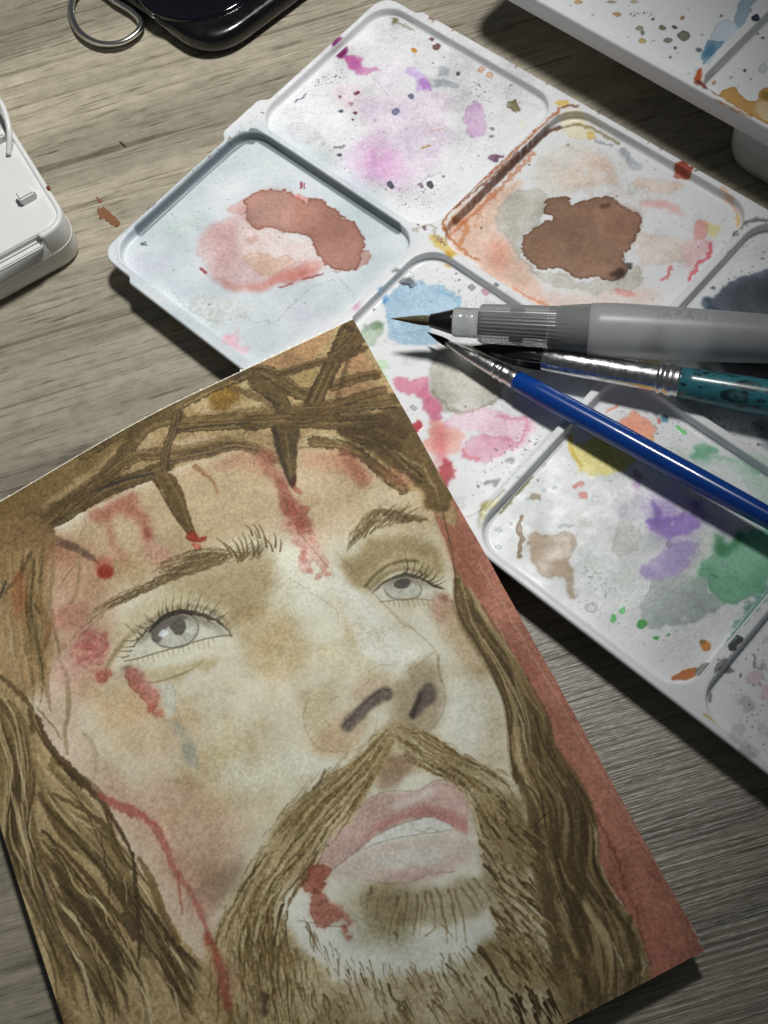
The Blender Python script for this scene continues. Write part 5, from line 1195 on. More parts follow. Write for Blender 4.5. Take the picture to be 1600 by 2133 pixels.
# grey-blue band on one well's walls; rust and olive residue dried on others
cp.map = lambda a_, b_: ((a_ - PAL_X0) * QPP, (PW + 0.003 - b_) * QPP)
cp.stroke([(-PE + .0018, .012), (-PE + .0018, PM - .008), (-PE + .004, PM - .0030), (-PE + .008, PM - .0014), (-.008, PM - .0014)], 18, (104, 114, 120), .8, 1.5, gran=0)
cp.stroke([(.0012, PM + .008), (.0012, PW - .012), (.0024, PW - .007)], 8, (74, 38, 24), .8, 2.5, .5, 1.2, rough=2, gran=0)
cp.stroke([(.0020, PM + .004), (.0026, PM + .020), (.0022, PM + .034)], 12, (176, 92, 48), .55, 3.0, rough=6)
cp.stroke([(.0022, PW - .008), (.006, PW - .0034), (.016, PW - .0029)], 8, (110, 92, 50), .6, 2.5, rough=4)
cp.stroke([(-PE + .006, PW - .0046), (-PE + .012, PW - .0040)], 8, (120, 116, 80), .5, 2.5, rough=4)
cp.stroke([(PP + .0016, .010), (PP + .0016, .020)], 7, (96, 90, 40), .6, 2, rough=4)
cp.map = pal_px
cp.img *= (1 + 0.012 * cp.fine[..., None])

# ------------------------------------------------------------------ raised palette in the corner: placement and paint
P2_Z, P2_FL = 0.0200, 0.0172
_a, _b = unp(1118, 0, P2_Z)[:2], unp(1600, 268, P2_Z)[:2]
X2 = (_b - _a) / np.hypot(*(_b - _a))
Y2 = np.array([-X2[1], X2[0]])
O2 = _a - X2 * 0.021            # near corner of the tray, just above the frame
W2, L2 = 0.100, 0.162

def p2_local(x, y, z=P2_FL):
    d = unp(x, y, z)[:2] - O2
    return float(d @ X2), float(d @ Y2)

def p2_px(x, y):
    a, b = p2_local(x, y)
    return ((a + 0.002) * 7000, (W2 + 0.002 - b) * 7000)

cq = Canvas(int((L2 + .004) * 7000), int((W2 + .004) * 7000), p2_px, (224, 226, 228), 0.68, 55)
kW = crop(1000, 0, 2.6667)
sq = lambda p, c, a=.9, soft=1.2, warp=4, edge=.3, **k: cq.blob(p, c, a, soft=soft, warp=warp, edge=edge, fine=2, **k)
for (x, y, rx, ry, c) in ((540, 10, 26, 14, (200, 160, 110)), (735, 8, 30, 8, (170, 160, 130)), (860, 5, 24, 10, (190, 180, 150)), (762, 82, 26, 15, (186, 150, 96)), (885, 150, 22, 18, (150, 146, 124)), (900, 180, 12, 20, (130, 128, 112)), (905, 226, 24, 16, (190, 166, 110)), (1015, 152, 22, 13, (120, 116, 90)), (1080, 150, 14, 11, (84, 84, 84)), (1042, 220, 28, 12, (120, 122, 110)), (1128, 192, 34, 28, (104, 106, 92)), (1098, 260, 11, 8, (90, 90, 90)), (1060, 318, 10, 8, (120, 120, 120)), (960, 105, 10, 8, (80, 80, 86)), (1132, 98, 15, 10, (170, 140, 80)), (1210, 272, 22, 14, (110, 116, 118)), (965, 222, 10, 6, (180, 186, 188)), (625, 80, 8, 8, (206, 206, 220)), (1230, 185, 7, 6, (150, 150, 156)), (1465, 390, 11, 10, (70, 72, 84)), (1300, 455, 13, 11, (200, 150, 100)), (1500, 440, 6, 6, (120, 120, 126)), (1575, 380, 26, 26, (200, 204, 206)), (1395, 425, 14, 12, (200, 202, 204)), (1345, 85, 10, 8, (130, 134, 140)), (1570, 210, 9, 8, (110, 110, 120)), (1548, 185, 9, 8, (90, 92, 100)), (880, 75, 5, 5, (100, 100, 110)), (910, 70, 7, 5, (80, 80, 90)), (845, 75, 6, 5, (110, 110, 120)), (1585, 345, 6, 5, (130, 130, 140)), (500, 35, 5, 4, (120, 120, 120))):
    cq.blob(kW((x - rx, y), (x, y - ry), (x + rx, y), (x, y + ry)), c, .85, soft=.8, warp=4, edge=.4)
sq(kW((1430, 30), (1470, -30), (1540, -60), (1560, -20), (1500, 30), (1480, 120), (1440, 180), (1400, 100)), (150, 172, 186), .9, 1.2, 8)
sq(kW((1310, 160), (1370, 110), (1440, 150), (1450, 180), (1380, 230), (1300, 230)), (196, 212, 224), .8, 1.5, 8)
sq(kW((1225, 300), (1270, 210), (1330, 230), (1370, 230), (1320, 300), (1260, 330), (1225, 360)), (120, 156, 180), .9, 1.5, 8)
sq(kW((1250, 260), (1310, 240), (1300, 290), (1240, 320)), (64, 112, 146), .7, 4, 6, .1)
sq(kW((1200, 380), (1300, 340), (1270, 400), (1210, 410)), (190, 206, 216), .8, 2, 6)
sq(kW((1500, 150), (1540, 130), (1550, 160), (1520, 172)), (44, 48, 66), .9, 1.5, 4)
cq.stroke(kW((1145, 450), (1170, 425)), 8, (110, 116, 120), .7, 1.5, rough=5)
sq(kW((1270, 525), (1330, 525), (1370, 490), (1410, 480), (1440, 510), (1470, 550), (1540, 560), (1560, 510), (1600, 480), (1700, 480), (1700, 700), (1600, 740), (1450, 660), (1340, 600)), (196, 150, 84), .92, 1.2, 5, .4, gran=.06)
sq(kW((1540, 590), (1600, 560), (1680, 600), (1640, 700), (1590, 690)), (220, 204, 176), .8, 5, 6, 0)
sq(kW((1570, 530), (1600, 510), (1640, 540), (1600, 560)), (140, 116, 60), .8, 3, 5, .2)
sq(kW((1190, 490), (1210, 430), (1225, 460), (1215, 520)), (186, 84, 38), .92, 2, 5, .1)
cq.stroke(kW((1200, 510), (1280, 540), (1330, 570)), 12, (104, 50, 30), .8, 3, rough=5)
cq.stroke(kW((1300, 600), (1400, 655), (1500, 700)), 6, (150, 96, 50), .6, 2, rough=4)
cq.specks(kW((400, 0), (1300, 0), (1180, 420), (900, 280)), 60, DK, (.6, 1.6), (.3, .7))
cq.specks(kW((820, 60), (990, 60), (970, 110), (850, 90)), 24, DK, (.8, 1.8), (.5, .8))
cq.specks(kW((1300, 400), (1600, 150), (1700, 300), (1500, 520)), 40, DK, (.7, 2), (.3, .7))

IMG_SHEET = cv.image('painted_portrait', 1.0)
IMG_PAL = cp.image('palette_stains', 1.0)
IMG_P2 = cq.image('raised_palette_stains', 1.0)

def image_mat(name, img, gain, rough, bump_scale=0, bump_s=0.0, coat=0.0, spec=0.5, rvar=0.0, relief=0.0):
    mt, nt, b = new_mat(name)
    tex = nt.nodes.new('ShaderNodeTexImage')
    tex.image = img
    tex.interpolation = 'Cubic'
    tex.extension = 'EXTEND'
    g = mixrgb(nt, tex.outputs['Color'], gain, 1.0, 'MULTIPLY')
    nt.links.new(g, b.inputs['Base Color'])
    b.inputs['Roughness'].default_value = rough
    b.inputs['Specular IOR Level'].default_value = spec
    b.inputs['Coat Weight'].default_value = coat
    b.inputs['Coat Roughness'].default_value = 0.12
    if bump_s:
        n = noise_node(nt, bump_scale, 4)
        bb = bump(nt, b, n.outputs['Fac'], bump_s, 0.0001)
        if relief:      # dried pigment stands a little proud of the plastic
            inv = nt.nodes.new('ShaderNodeInvert')
            nt.links.new(tex.outputs['Color'], inv.inputs['Color'])
            b2 = nt.nodes.new('ShaderNodeBump')
            b2.inputs['Strength'].default_value = relief
            b2.inputs['Distance'].default_value = 0.0002
            nt.links.new(inv.outputs['Color'], b2.inputs['Height'])
            nt.links.new(bb.outputs['Normal'], b2.inputs['Normal'])
            nt.links.new(b2.outputs['Normal'], b.inputs['Normal'])
    if rvar:
        n2 = noise_node(nt, 180, 5)
        mr = nt.nodes.new('ShaderNodeMapRange')
        mr.inputs['From Min'].default_value = 0.35
        mr.inputs['From Max'].default_value = 0.65
        mr.inputs['To Min'].default_value = rough
        mr.inputs['To Max'].default_value = rough + rvar
        nt.links.new(n2.outputs['Fac'], mr.inputs['Value'])
        nt.links.new(mr.outputs['Result'], b.inputs['Roughness'])
    return mt

# ------------------------------------------------------------------ table
def table_material():
    mt, nt, b = new_mat('wood_laminate')
    broad = noise_node(nt, 1.0, 4, .55, stretch=(2.2, 60, 1))
    streak = noise_node(nt, 1.0, 6, .7, stretch=(9, 330, 1), loc=(3, 7, 0))
    streak.inputs['Distortion'].default_value = 0.25
    broad.inputs['Distortion'].default_value = 0.3
    pore = noise_node(nt, 1.0, 3, .6, stretch=(70, 1300, 1), loc=(9, 2, 0))
    patch = noise_node(nt, 130.0, 6, .7)
    c1 = ramp(nt, broad.outputs['Fac'], [(0.34, tuple(lin((157, 150, 134)))), (0.5, tuple(lin((183, 175, 156)))), (0.66, tuple(lin((197, 188, 168))))])
    c2 = ramp(nt, streak.outputs['Fac'], [(0.32, (0.48, 0.46, 0.43)), (0.45, (0.86, 0.85, 0.83)), (0.58, (1.06, 1.06, 1.05))])
    c3 = ramp(nt, pore.outputs['Fac'], [(0.33, (0.34, 0.32, 0.29)), (0.43, (0.94, 0.94, 0.94)), (0.6, (1.05, 1.05, 1.05))])
    c4 = ramp(nt, patch.outputs['Fac'], [(0.3, (0.9, 0.9, 0.9)), (0.7, (1.07, 1.07, 1.07))])
    mott = noise_node(nt, 1.0, 6, .72, stretch=(210, 420, 1), loc=(4, 1, 0))
    c5 = ramp(nt, mott.outputs['Fac'], [(0.30, (0.74, 0.74, 0.73)), (0.5, (0.98, 0.98, 0.98)), (0.70, (1.15, 1.15, 1.14))])
    crack = noise_node(nt, 1.0, 4, .6, stretch=(5, 260, 1), loc=(11, 3, 0))
    crack.inputs['Distortion'].default_value = 0.5
    c6 = ramp(nt, crack.outputs['Fac'], [(0.335, (0.50, 0.48, 0.45)), (0.385, (0.90, 0.90, 0.89)), (0.46, (1.0, 1.0, 1.0))])
    dash = noise_node(nt, 1.0, 3, .6, stretch=(55, 780, 1), loc=(6, 8, 0))
    c7 = ramp(nt, dash.outputs['Fac'], [(0.34, (0.52, 0.50, 0.46)), (0.41, (1.0, 1.0, 1.0)), (0.7, (1.04, 1.04, 1.04))])
    x = mixrgb(nt, c1.outputs['Color'], c2.outputs['Color'], 0.45, 'MULTIPLY')
    for cc_ in (c5, c6, c7):
        x = mixrgb(nt, x, cc_.outputs['Color'], 0.9, 'MULTIPLY')
    x = mixrgb(nt, x, c3.outputs['Color'], 0.5, 'MULTIPLY')
    x = mixrgb(nt, x, c4.outputs['Color'], 1.0, 'MULTIPLY')
    # printed planks with a fine dark seam; tone steps along Y, darkest mid-table
    tc = nt.nodes.new('ShaderNodeTexCoord')
    sx = nt.nodes.new('ShaderNodeSeparateXYZ')
    nt.links.new(tc.outputs['Object'], sx.inputs[0])
    def mth(op, a_, b_=None):
        n_ = nt.nodes.new('ShaderNodeMath')
        n_.operation = op
        for i_, v_ in enumerate((a_, b_)):
            if v_ is None:
                continue
            if hasattr(v_, 'is_output'):
                nt.links.new(v_, n_.inputs[i_])
            else:
                n_.inputs[i_].default_value = v_
        return n_.outputs[0]
    yy = mth('DIVIDE', mth('ADD', sx.outputs['Y'], 0.1245 + 1.325), 0.1325)
    fr = mth('FRACT', yy)
    pos = mth('DIVIDE', mth('ADD', sx.outputs['Y'], 0.4), 0.8)
    tone = ramp(nt, pos, [(0.0, (1.0, 0.99, 0.98)), (1.0, (0.95, 0.95, 0.95))])
    tone.color_ramp.interpolation = 'CONSTANT'
    for y_, c_ in ((-0.257, (0.90, 0.90, 0.91)), (-0.1245, (0.63, 0.625, 0.63)), (0.008, (0.80, 0.80, 0.81)), (0.058, (1.02, 1.02, 1.01)), (0.1405, (0.93, 0.93, 0.93)), (0.273, (1.02, 1.01, 1.0))):
        e_ = tone.color_ramp.elements.new((y_ + 0.4) / 0.8)
        e_.color = (*c_, 1)
    x = mixrgb(nt, x, tone.outputs['Color'], 1.0, 'MULTIPLY')
    seam = mth('LESS_THAN', fr, 0.0028)
    x = mixrgb(nt, x, (0.10, 0.09, 0.08), mth('MULTIPLY', seam, 0.55), 'MIX')
    nt.links.new(x, b.inputs['Base Color'])
    b.inputs['Roughness'].default_value = 0.36
    b.inputs['Specular IOR Level'].default_value = 0.5
    ridge = noise_node(nt, 1.0, 2, .5, stretch=(16, 1050, 1), loc=(1, 5, 0))
    h = nt.nodes.new('ShaderNodeMath')
    h.operation = 'ADD'
    nt.links.new(ridge.outputs['Fac'], h.inputs[0])
    nt.links.new(pore.outputs['Fac'], h.inputs[1])
    bump(nt, b, h.outputs[0], 0.8, 0.0003)
    return mt

bm = bmesh.new()
bmesh.ops.create_cube(bm, size=1.0)
bmesh.ops.scale(bm, vec=(0.9, 0.8, 0.024), verts=bm.verts)
bmesh.ops.bevel(bm, geom=bm.edges[:], offset=0.003, segments=3, affect='EDGES')
tb = link_bm('table', bm, table_material(), smooth=False)
tb.location = (0.02, 0.03, -0.012)
tb['kind'] = 'structure'

# ------------------------------------------------------------------ trays with wells
def rrect(x0, y0, x1, y1, r, n=8):
    pts = []
    for cx, cy, a0 in ((x1 - r, y1 - r, 0), (x0 + r, y1 - r, 90), (x0 + r, y0 + r, 180), (x1 - r, y0 + r, 270)):
        for i in range(n + 1):
            a = math.radians(a0 + 90 * i / n)
            pts.append((cx + r * math.cos(a), cy + r * math.sin(a)))
    return pts

def offset_loop(p, d):
    """move a counter-clockwise loop inwards by d"""
    p = np.asarray(p, float)
    t = np.roll(p, -1, 0) - np.roll(p, 1, 0)
    t /= np.hypot(t[:, 0], t[:, 1])[:, None] + 1e-12
    return p + np.c_[-t[:, 1], t[:, 0]] * d

def round_poly(p, radii, n=7):
    p = [np.array(q, float) for q in p]
    out = []
    for i in range(len(p)):
        r = radii[i] if hasattr(radii, '__len__') else radii
        a, b, c = p[i - 1], p[i], p[(i + 1) % len(p)]
        u, v = (a - b) / np.linalg.norm(a - b), (c - b) / np.linalg.norm(c - b)
        r = min(r, np.linalg.norm(a - b) * .49, np.linalg.norm(c - b) * .49)
        s, e = b + u * r, b + v * r
        for k in range(n + 1):
            t = k / n
            out.append(tuple((1 - t) ** 2 * s + 2 * t * (1 - t) * b + t * t * e))
    return out

def ring_strip(bm, rings, uvf):
    uv = bm.loops.layers.uv.verify()
    R = [[bm.verts.new(v) for v in r] for r in rings]
    n = len(R[0])
    for a, b in zip(R, R[1:]):
        for i in range(n):
            j = (i + 1) % n
            f = bm.faces.new((a[i], a[j], b[j], b[i]))
            f.smooth = True
            for l in f.loops:
                l[uv].uv = uvf(l.vert.co)
    return R

def z3(loop, z):
    return [(x, y, z) for x, y in loop]

def finish(name, bm, mat, parent):
    me = bpy.data.meshes.new(name)
    bm.normal_update()
    bm.to_mesh(me)
    bm.free()
    me.materials.append(mat)
    o = bpy.data.objects.new(name, me)
    COL.objects.link(o)
    o.parent = parent
    return o

def make_tray(root, outer, wells, z_rim, z_floor, flange, z_bot, inset, mat, uvf, stained=()):
    wall = z_rim - z_floor
    # top plate between the wells, rolled outer lip, underside
    bm = bmesh.new()
    uv = bm.loops.layers.uv.verify()
    lip = offset_loop(outer, 0.0009)
    loops = [z3(lip, z_rim)] + [z3(offset_loop(w, -0.0001), z_rim) for w in wells]
    edges = []
    first = None
    for lp in loops:
        vs = [bm.verts.new(v) for v in lp]
        first = first or vs
        edges += [bm.edges.new((vs[i], vs[(i + 1) % len(vs)])) for i in range(len(vs))]
    bmesh.ops.triangle_fill(bm, use_beauty=True, use_dissolve=False, edges=edges, normal=(0, 0, 1))
    for f in bm.faces:
        if f.normal.z < 0:
            f.normal_flip()
        for l in f.loops:
            l[uv].uv = uvf(l.vert.co)
    rings = [z3(lip, z_rim), z3(offset_loop(outer, 0.0006), z_rim + 0.00006), z3(offset_loop(outer, 0.00035), z_rim + 0.00004), z3(offset_loop(outer, 0.0001), z_rim - 0.00014), z3(outer, z_rim - 0.0004),
             z3(offset_loop(outer, 0.0001), z_rim - flange), z3(offset_loop(outer, 0.0007), z_rim - flange - 0.0003), z3(offset_loop(outer, 0.0008), z_rim - flange - 0.0003), z3(offset_loop(outer, 0.0009), min(z_floor - 0.0003, z_rim - flange - 0.0004)), z3(offset_loop(outer, inset), z_bot)]
    R = ring_strip(bm, rings[:5], uvf)
    R = ring_strip(bm, rings[4:], lambda co: (0.995, 0.5))
    bm.faces.new(R[-1])
    bmesh.ops.remove_doubles(bm, verts=bm.verts, dist=1e-6)
    bmesh.ops.recalc_face_normals(bm, faces=bm.faces)
    finish('tray', bm, mat, root)
    for wi, w in enumerate(wells):
        bm = bmesh.new()
        uv = bm.loops.layers.uv.verify()
        prof = [(-0.0001, 0.0), (0.0001, 0.00003), (0.00026, 0.00014), (0.00034, 0.0004), (0.00040, wall * .6), (0.00052, wall * .85), (0.0009, wall * .97), (0.0015, wall)]
        rings = [z3(offset_loop(w, d), z_rim - h) for d, h in prof]
        wall_uv = uvf if wi in stained else (lambda co: (0.995, 0.5))  # listed wells take their wall colour from the texture
        R0 = ring_strip(bm, rings[:3], uvf)
        ring_strip(bm, rings[2:7], wall_uv)
        R = ring_strip(bm, rings[6:], uvf)
        inner = offset_loop(w, 0.0019)
        vs = [bm.verts.new((x, y, z_floor)) for x, y in inner]
        n = len(vs)
        for i in range(n):
            f = bm.faces.new((R[-1][i], R[-1][(i + 1) % n], vs[(i + 1) % n], vs[i]))
            f.smooth = True
            for l in f.loops:
                l[uv].uv = uvf(l.vert.co)
        c = np.mean(inner, axis=0)
        cvx = bm.verts.new((c[0], c[1], z_floor))
        for i in range(n):
            f = bm.faces.new((vs[i], vs[(i + 1) % n], cvx))
            for l in f.loops:
                l[uv].uv = uvf(l.vert.co)
        bmesh.ops.remove_doubles(bm, verts=bm.verts, dist=1e-6)
        finish('well', bm, mat, root)

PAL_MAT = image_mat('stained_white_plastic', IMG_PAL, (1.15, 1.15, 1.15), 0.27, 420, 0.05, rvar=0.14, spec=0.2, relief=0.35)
pal = empty('mixing_palette', (PAL_O[0], PAL_O[1], 0))
pal.rotation_euler.z = PAL_A
tag(pal, 'stained white plastic mixing palette with square wells under the three brushes', 'palette')
xe = 2 * PP + 0.0535
t2 = 0.0012
outer = [(-PE, t2), (-PE + 0.0105, t2), (-PE + 0.0118, 0), (xe, 0), (xe, PW), (-PE + 0.0118, PW), (-PE + 0.0105, PW - t2), (-PE, PW - t2),
         (-PE, PM + 0.0075), (-PE - 0.0021, PM + 0.006), (-PE - 0.0021, PM - 0.0065), (-PE, PM - 0.008)]
outer = round_poly(outer, [.0085, .0006, .0006, .006, .006, .0006, .0006, .0085, .0008, .0018, .0018, .0008], 7)
bnd = [(-PE + 0.0011, -0.0006), (0.0006, PP - 0.0006), (PP + 0.0006, 2 * PP - 0.0006), (2 * PP + 0.0006, xe - 0.0016)]
rows = [(0.0013, PM - 0.0006), (PM + 0.0006, PW - 0.0013)]
wells = []
for i, (a, b) in enumerate(bnd):
    for j, (c, d) in enumerate(rows):
        e = 0.0012 if i == 0 else 0
        wells.append(rrect(a, c + (e if j == 0 else 0), b, d - (e if j == 1 else 0), 0.0068, 9))
pal_uv = lambda co: ((co.x - PAL_X0) / (PAL_X1 - PAL_X0), (co.y + 0.003) / (PW + 0.006))
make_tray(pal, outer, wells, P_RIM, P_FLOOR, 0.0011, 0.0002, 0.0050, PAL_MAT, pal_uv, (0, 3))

P2_MAT = image_mat('stained_white_plastic_raised', IMG_P2, (1.12, 1.12, 1.12), 0.28, 420, 0.05, rvar=0.12, spec=0.22)
p2 = empty('paint_box', (O2[0], O2[1], 0))
p2.rotation_euler.z = math.atan2(X2[1], X2[0])
tag(p2, 'raised white paint box tray speckled with paint in the top right corner', 'paint box')
outer2 = round_poly([(0, 0), (L2, 0), (L2, W2), (0, W2)], 0.007, 8)
wells2 = [rrect(0.0013, 0.0013, 0.0630, W2 - 0.002, 0.004, 6), rrect(0.0645, 0.0013, 0.111, W2 - 0.002, 0.004, 6), rrect(0.1127, 0.0013, L2 - .002, W2 - 0.002, 0.004, 6)]
p2_uv = lambda co: ((co.x + 0.002) / (L2 + .004), (co.y + 0.002) / (W2 + .004))
make_tray(p2, outer2, wells2, P2_Z, P2_FL, 0.0050, P2_Z - 0.0058, 0.002, P2_MAT, p2_uv)
bl = p2_local(1515, 268, 0.008)
bm = bmesh.new()
bx0 = bl[0]
loop = round_poly([(bx0, 0.0016), (L2 - .004, 0.0016), (L2 - .004, W2 - .004), (bx0, W2 - .004)], 0.009, 8)
R = ring_strip(bm, [z3(offset_loop(loop, 0.003), 0.0), z3(offset_loop(loop, 0.0008), 0.0012), z3(loop, 0.004), z3(loop, P2_Z - 0.0060)], lambda co: (0, 0))
bm.faces.new(R[0][::-1]); bm.faces.new(R[-1])
bmesh.ops.recalc_face_normals(bm, faces=bm.faces)
WHITE = simple('white_plastic', (228, 229, 228), 0.32, vary=.02, nscale=120)
def smudge(mt, lo, hi, scale):
    nt = mt.node_tree
    n = noise_node(nt, scale, 6, .7)
    mr = nt.nodes.new('ShaderNodeMapRange')
    mr.inputs['From Min'].default_value, mr.inputs['From Max'].default_value = 0.35, 0.65
    mr.inputs['To Min'].default_value, mr.inputs['To Max'].default_value = lo, hi
    nt.links.new(n.outputs['Fac'], mr.inputs['Value'])
    nt.links.new(mr.outputs['Result'], nt.nodes['Principled BSDF'].inputs['Roughness'])
smudge(WHITE, .24, .48, 160)
o = finish('base', bm, WHITE, p2)

# ------------------------------------------------------------------ painted sheet
SHEET_MAT = image_mat('watercolour_paper', IMG_SHEET, (1.62, 1.76, 2.02), 0.72, 1400, 0.16, spec=0.25)
nu, nv = 440, 64
top, bot = [], []
us = np.linspace(0, SH_W, nu + 1)
vs_ = np.linspace(0, SH_H, nv + 1)
verts, faces, uvs = [], [], []
r3 = np.random.RandomState(5)
th = 0.00032
tooth = np.where(((us / 0.00188) % 1.0) < 0.26, 0.00040, 0.0) * r3.uniform(.5, 1.3, nu + 1) * np.where(us < 0.027, 1.0, np.where(r3.rand(nu + 1) < .2, .5, .1)) + r3.uniform(0, 0.00008, nu + 1)
jr = np.convolve(r3.uniform(-1, 1, nv + 9), np.ones(5) / 5, 'same')[:nv + 1] * 0.00018
for side in (0, 1):
    for j, V in enumerate(vs_):
        for i, U in enumerate(us):
            VV = V - (tooth[i] if j == 0 else 0)
            UU = U + (jr[j] if i == 0 else 0)
            if i == 0 and j == nv:
                UU, VV = U + 0.0005, V - 0.0003
            x, y = SH_RT[:2] + UD * UU + VD * VV
            z = float(sheet_z(U, V)) - side * th
            verts.append((x, y, z))
            uvs.append(((SH_W - UU + PAD) / (SH_W + 2 * PAD), 1 - (VV + PAD) / (SH_H + 2 * PAD)))
n1 = (nu + 1) * (nv + 1)
idx = lambda s, j, i: s * n1 + j * (nu + 1) + i
for j in range(nv):
    for i in range(nu):
        faces.append((idx(0, j, i), idx(0, j, i + 1), idx(0, j + 1, i + 1), idx(0, j + 1, i)))
        faces.append((idx(1, j, i), idx(1, j + 1, i), idx(1, j + 1, i + 1), idx(1, j, i + 1)))
for i in range(nu):
    faces.append((idx(0, 0, i), idx(1, 0, i), idx(1, 0, i + 1), idx(0, 0, i + 1)))
    faces.append((idx(0, nv, i), idx(0, nv, i + 1), idx(1, nv, i + 1), idx(1, nv, i)))
for j in range(nv):
    faces.append((idx(0, j, 0), idx(0, j + 1, 0), idx(1, j + 1, 0), idx(1, j, 0)))
    faces.append((idx(0, j, nu), idx(1, j, nu), idx(1, j + 1, nu), idx(0, j + 1, nu)))
me = bpy.data.meshes.new('watercolour_painting')
me.from_pydata(verts, [], faces)
ul = me.uv_layers.new(name='UVMap')
li = np.empty(len(me.loops), np.int32)
me.loops.foreach_get('vertex_index', li)
ul.data.foreach_set('uv', np.array(uvs, np.float32)[li].ravel())
me.materials.append(SHEET_MAT)
bm = bmesh.new(); bm.from_mesh(me)
bmesh.ops.recalc_face_normals(bm, faces=bm.faces)
bm.to_mesh(me); bm.free()
so = bpy.data.objects.new('watercolour_painting', me)
COL.objects.link(so)
tag(so, 'watercolour portrait of a bearded man with a thorn crown on perforated paper', 'painting')

# ------------------------------------------------------------------ brushes
def frame(p, q):
    """matrix whose x axis runs from p to q and whose z axis points as far up as possible"""
    p, q = Vector(p), Vector(q)
    x = (q - p).normalized()
    y = Vector((0, 0, 1)).cross(x).normalized()
    z = x.cross(y)
    mt = Matrix((x, y, z)).transposed().to_4x4()
    mt.translation = p
    return mt

def lathe(prof, seg=40, ribs=None, caps=True, uv_len=None):
    """revolve (x, radius) pairs round the x axis; ribs = (x0, x1, count, depth)"""
    bm = bmesh.new()
    uv = bm.loops.layers.uv.verify() if uv_len else None
    rings = []
    for x, r in prof:
        ring = []
        for i in range(seg):
            a = 2 * math.pi * i / seg
            rr = r
            if ribs and ribs[0] <= x <= ribs[1]:
                rr = r - ribs[3] * (0.5 + 0.5 * math.cos(a * ribs[2])) ** 3
            ring.append(bm.verts.new((x, rr * math.cos(a), rr * math.sin(a))))
        rings.append(ring)
    for k, (a, b) in enumerate(zip(rings, rings[1:])):
        for i in range(seg):
            j = (i + 1) % seg
            f = bm.faces.new((a[i], b[i], b[j], a[j]))
            f.smooth = True
            if uv is not None:
                for l, (xx, ii) in zip(f.loops, ((prof[k][0], i), (prof[k + 1][0], i), (prof[k + 1][0], i + 1), (prof[k][0], i + 1))):
                    l[uv].uv = (xx / uv_len, ii / seg)
    if caps:
        bm.faces.new(rings[0]); bm.faces.new(rings[-1][::-1])
    bmesh.ops.recalc_face_normals(bm, faces=bm.faces)
    return bm

def brush_root(name, p, q, label):
    o = bpy.data.objects.new(name, None)
    o.empty_display_size = 0.01
    COL.objects.link(o)
    o.matrix_world = frame(p, q)
    return tag(o, label, 'paintbrush')

METAL = simple('ferrule_metal', (226, 226, 224), 0.26, 1.0, .04, 900)
DARKHAIR = simple('dark_bristles', (34, 28, 22), 0.35, vary=.4, nscale=2500)
BLACKP = simple('black_plastic', (22, 22, 23), 0.3, vary=.1)

def bristles(x0, x1, r0, prof, parent, mat, n=70, seed=1, droop=0.0):
    """a body of paint-wet hair plus single hairs lying on it"""
    bm = lathe([(x0 + (x1 - x0) * t, max(r0 * r, 0.00003)) for t, r in prof], 20)
    rr = random.Random(seed)
    for _ in range(n):
        a = rr.uniform(0, 2 * math.pi)
        pts = []
        end = rr.uniform(.75, 1.0)
        for k in range(6):
            t = k / 5 * end
            r = r0 * np.interp(t, [p[0] for p in prof], [p[1] for p in prof]) * 1.02
            pts.append((x0 + (x1 - x0) * t, r * math.cos(a), r * math.sin(a)))
        w = 0.00006
        vs = []
        for x, y, z in pts:
            d = w
            vs.append((bm.verts.new((x, y - d * math.sin(a), z + d * math.cos(a))), bm.verts.new((x, y * 1.04 + w * math.cos(a), z * 1.04 + w * math.sin(a))), bm.verts.new((x, y + d * math.sin(a), z - d * math.cos(a)))))
        for u_, v_ in zip(vs, vs[1:]):
            for i in range(2):
                bm.faces.new((u_[i], u_[i + 1], v_[i + 1], v_[i]))
    if droop:
        for v in bm.verts:
            t = (v.co.x - x0) / (x1 - x0)
            v.co.z -= droop * t * t
    return link_bm('bristles', bm, mat, parent)

def along(pa, pb, z0, z1):
    return unp(*pa, z0), unp(*pb, z1)

# --- water brush (translucent barrel)
a, b = along((815, 663.5), (1600, 706), 0.0145, 0.0146)
wb = brush_root('water_brush', a, b, 'translucent grey water brush with ribbed grip, uppermost of the three brushes')
PXM = np.hypot(*(b - a)[:2]) / 785.0     # metres per photo pixel along the pen
X = lambda px: (px - 815) * PXM
SMOKE, nt, bs = new_mat('smoky_clear_plastic')
bs.inputs['Base Color'].default_value = (*lin((196, 200, 198)), 1)
bs.inputs['Roughness'].default_value = 0.16
bs.inputs['Transmission Weight'].default_value = 0.72
bs.inputs['IOR'].default_value = 1.42
nn = noise_node(nt, 900, 3, stretch=(0.1, 1, 1))
bump(nt, bs, nn.outputs['Fac'], 0.12, 0.0001)
MILK, nt, bs = new_mat('milky_soft_plastic')
rm = ramp(nt, noise_node(nt, 60, 3).outputs['Fac'], [(.35, tuple(lin((184, 187, 188)))), (.65, tuple(lin((196, 199, 200))))])
nt.links.new(rm.outputs['Color'], bs.inputs['Base Color'])
bs.inputs['Roughness'].default_value = 0.34
bs.inputs['Transmission Weight'].default_value = 0.45
bs.inputs['IOR'].default_value = 1.38
bristles(X(903), X(815), 0.00095, [(0, 1), (.25, 1.0), (.55, .62), (.85, .22), (1, .04)], wb, simple('olive_bristles', (92, 88, 60), 0.38, vary=.35, nscale=2500), 60, 3)
link_bm('nozzle', lathe([(X(899), .0012), (X(900), .00140), (X(920), .00185), (X(946), .00255), (X(952), .00258), (X(953), .0020)], 32), BLACKP, wb)
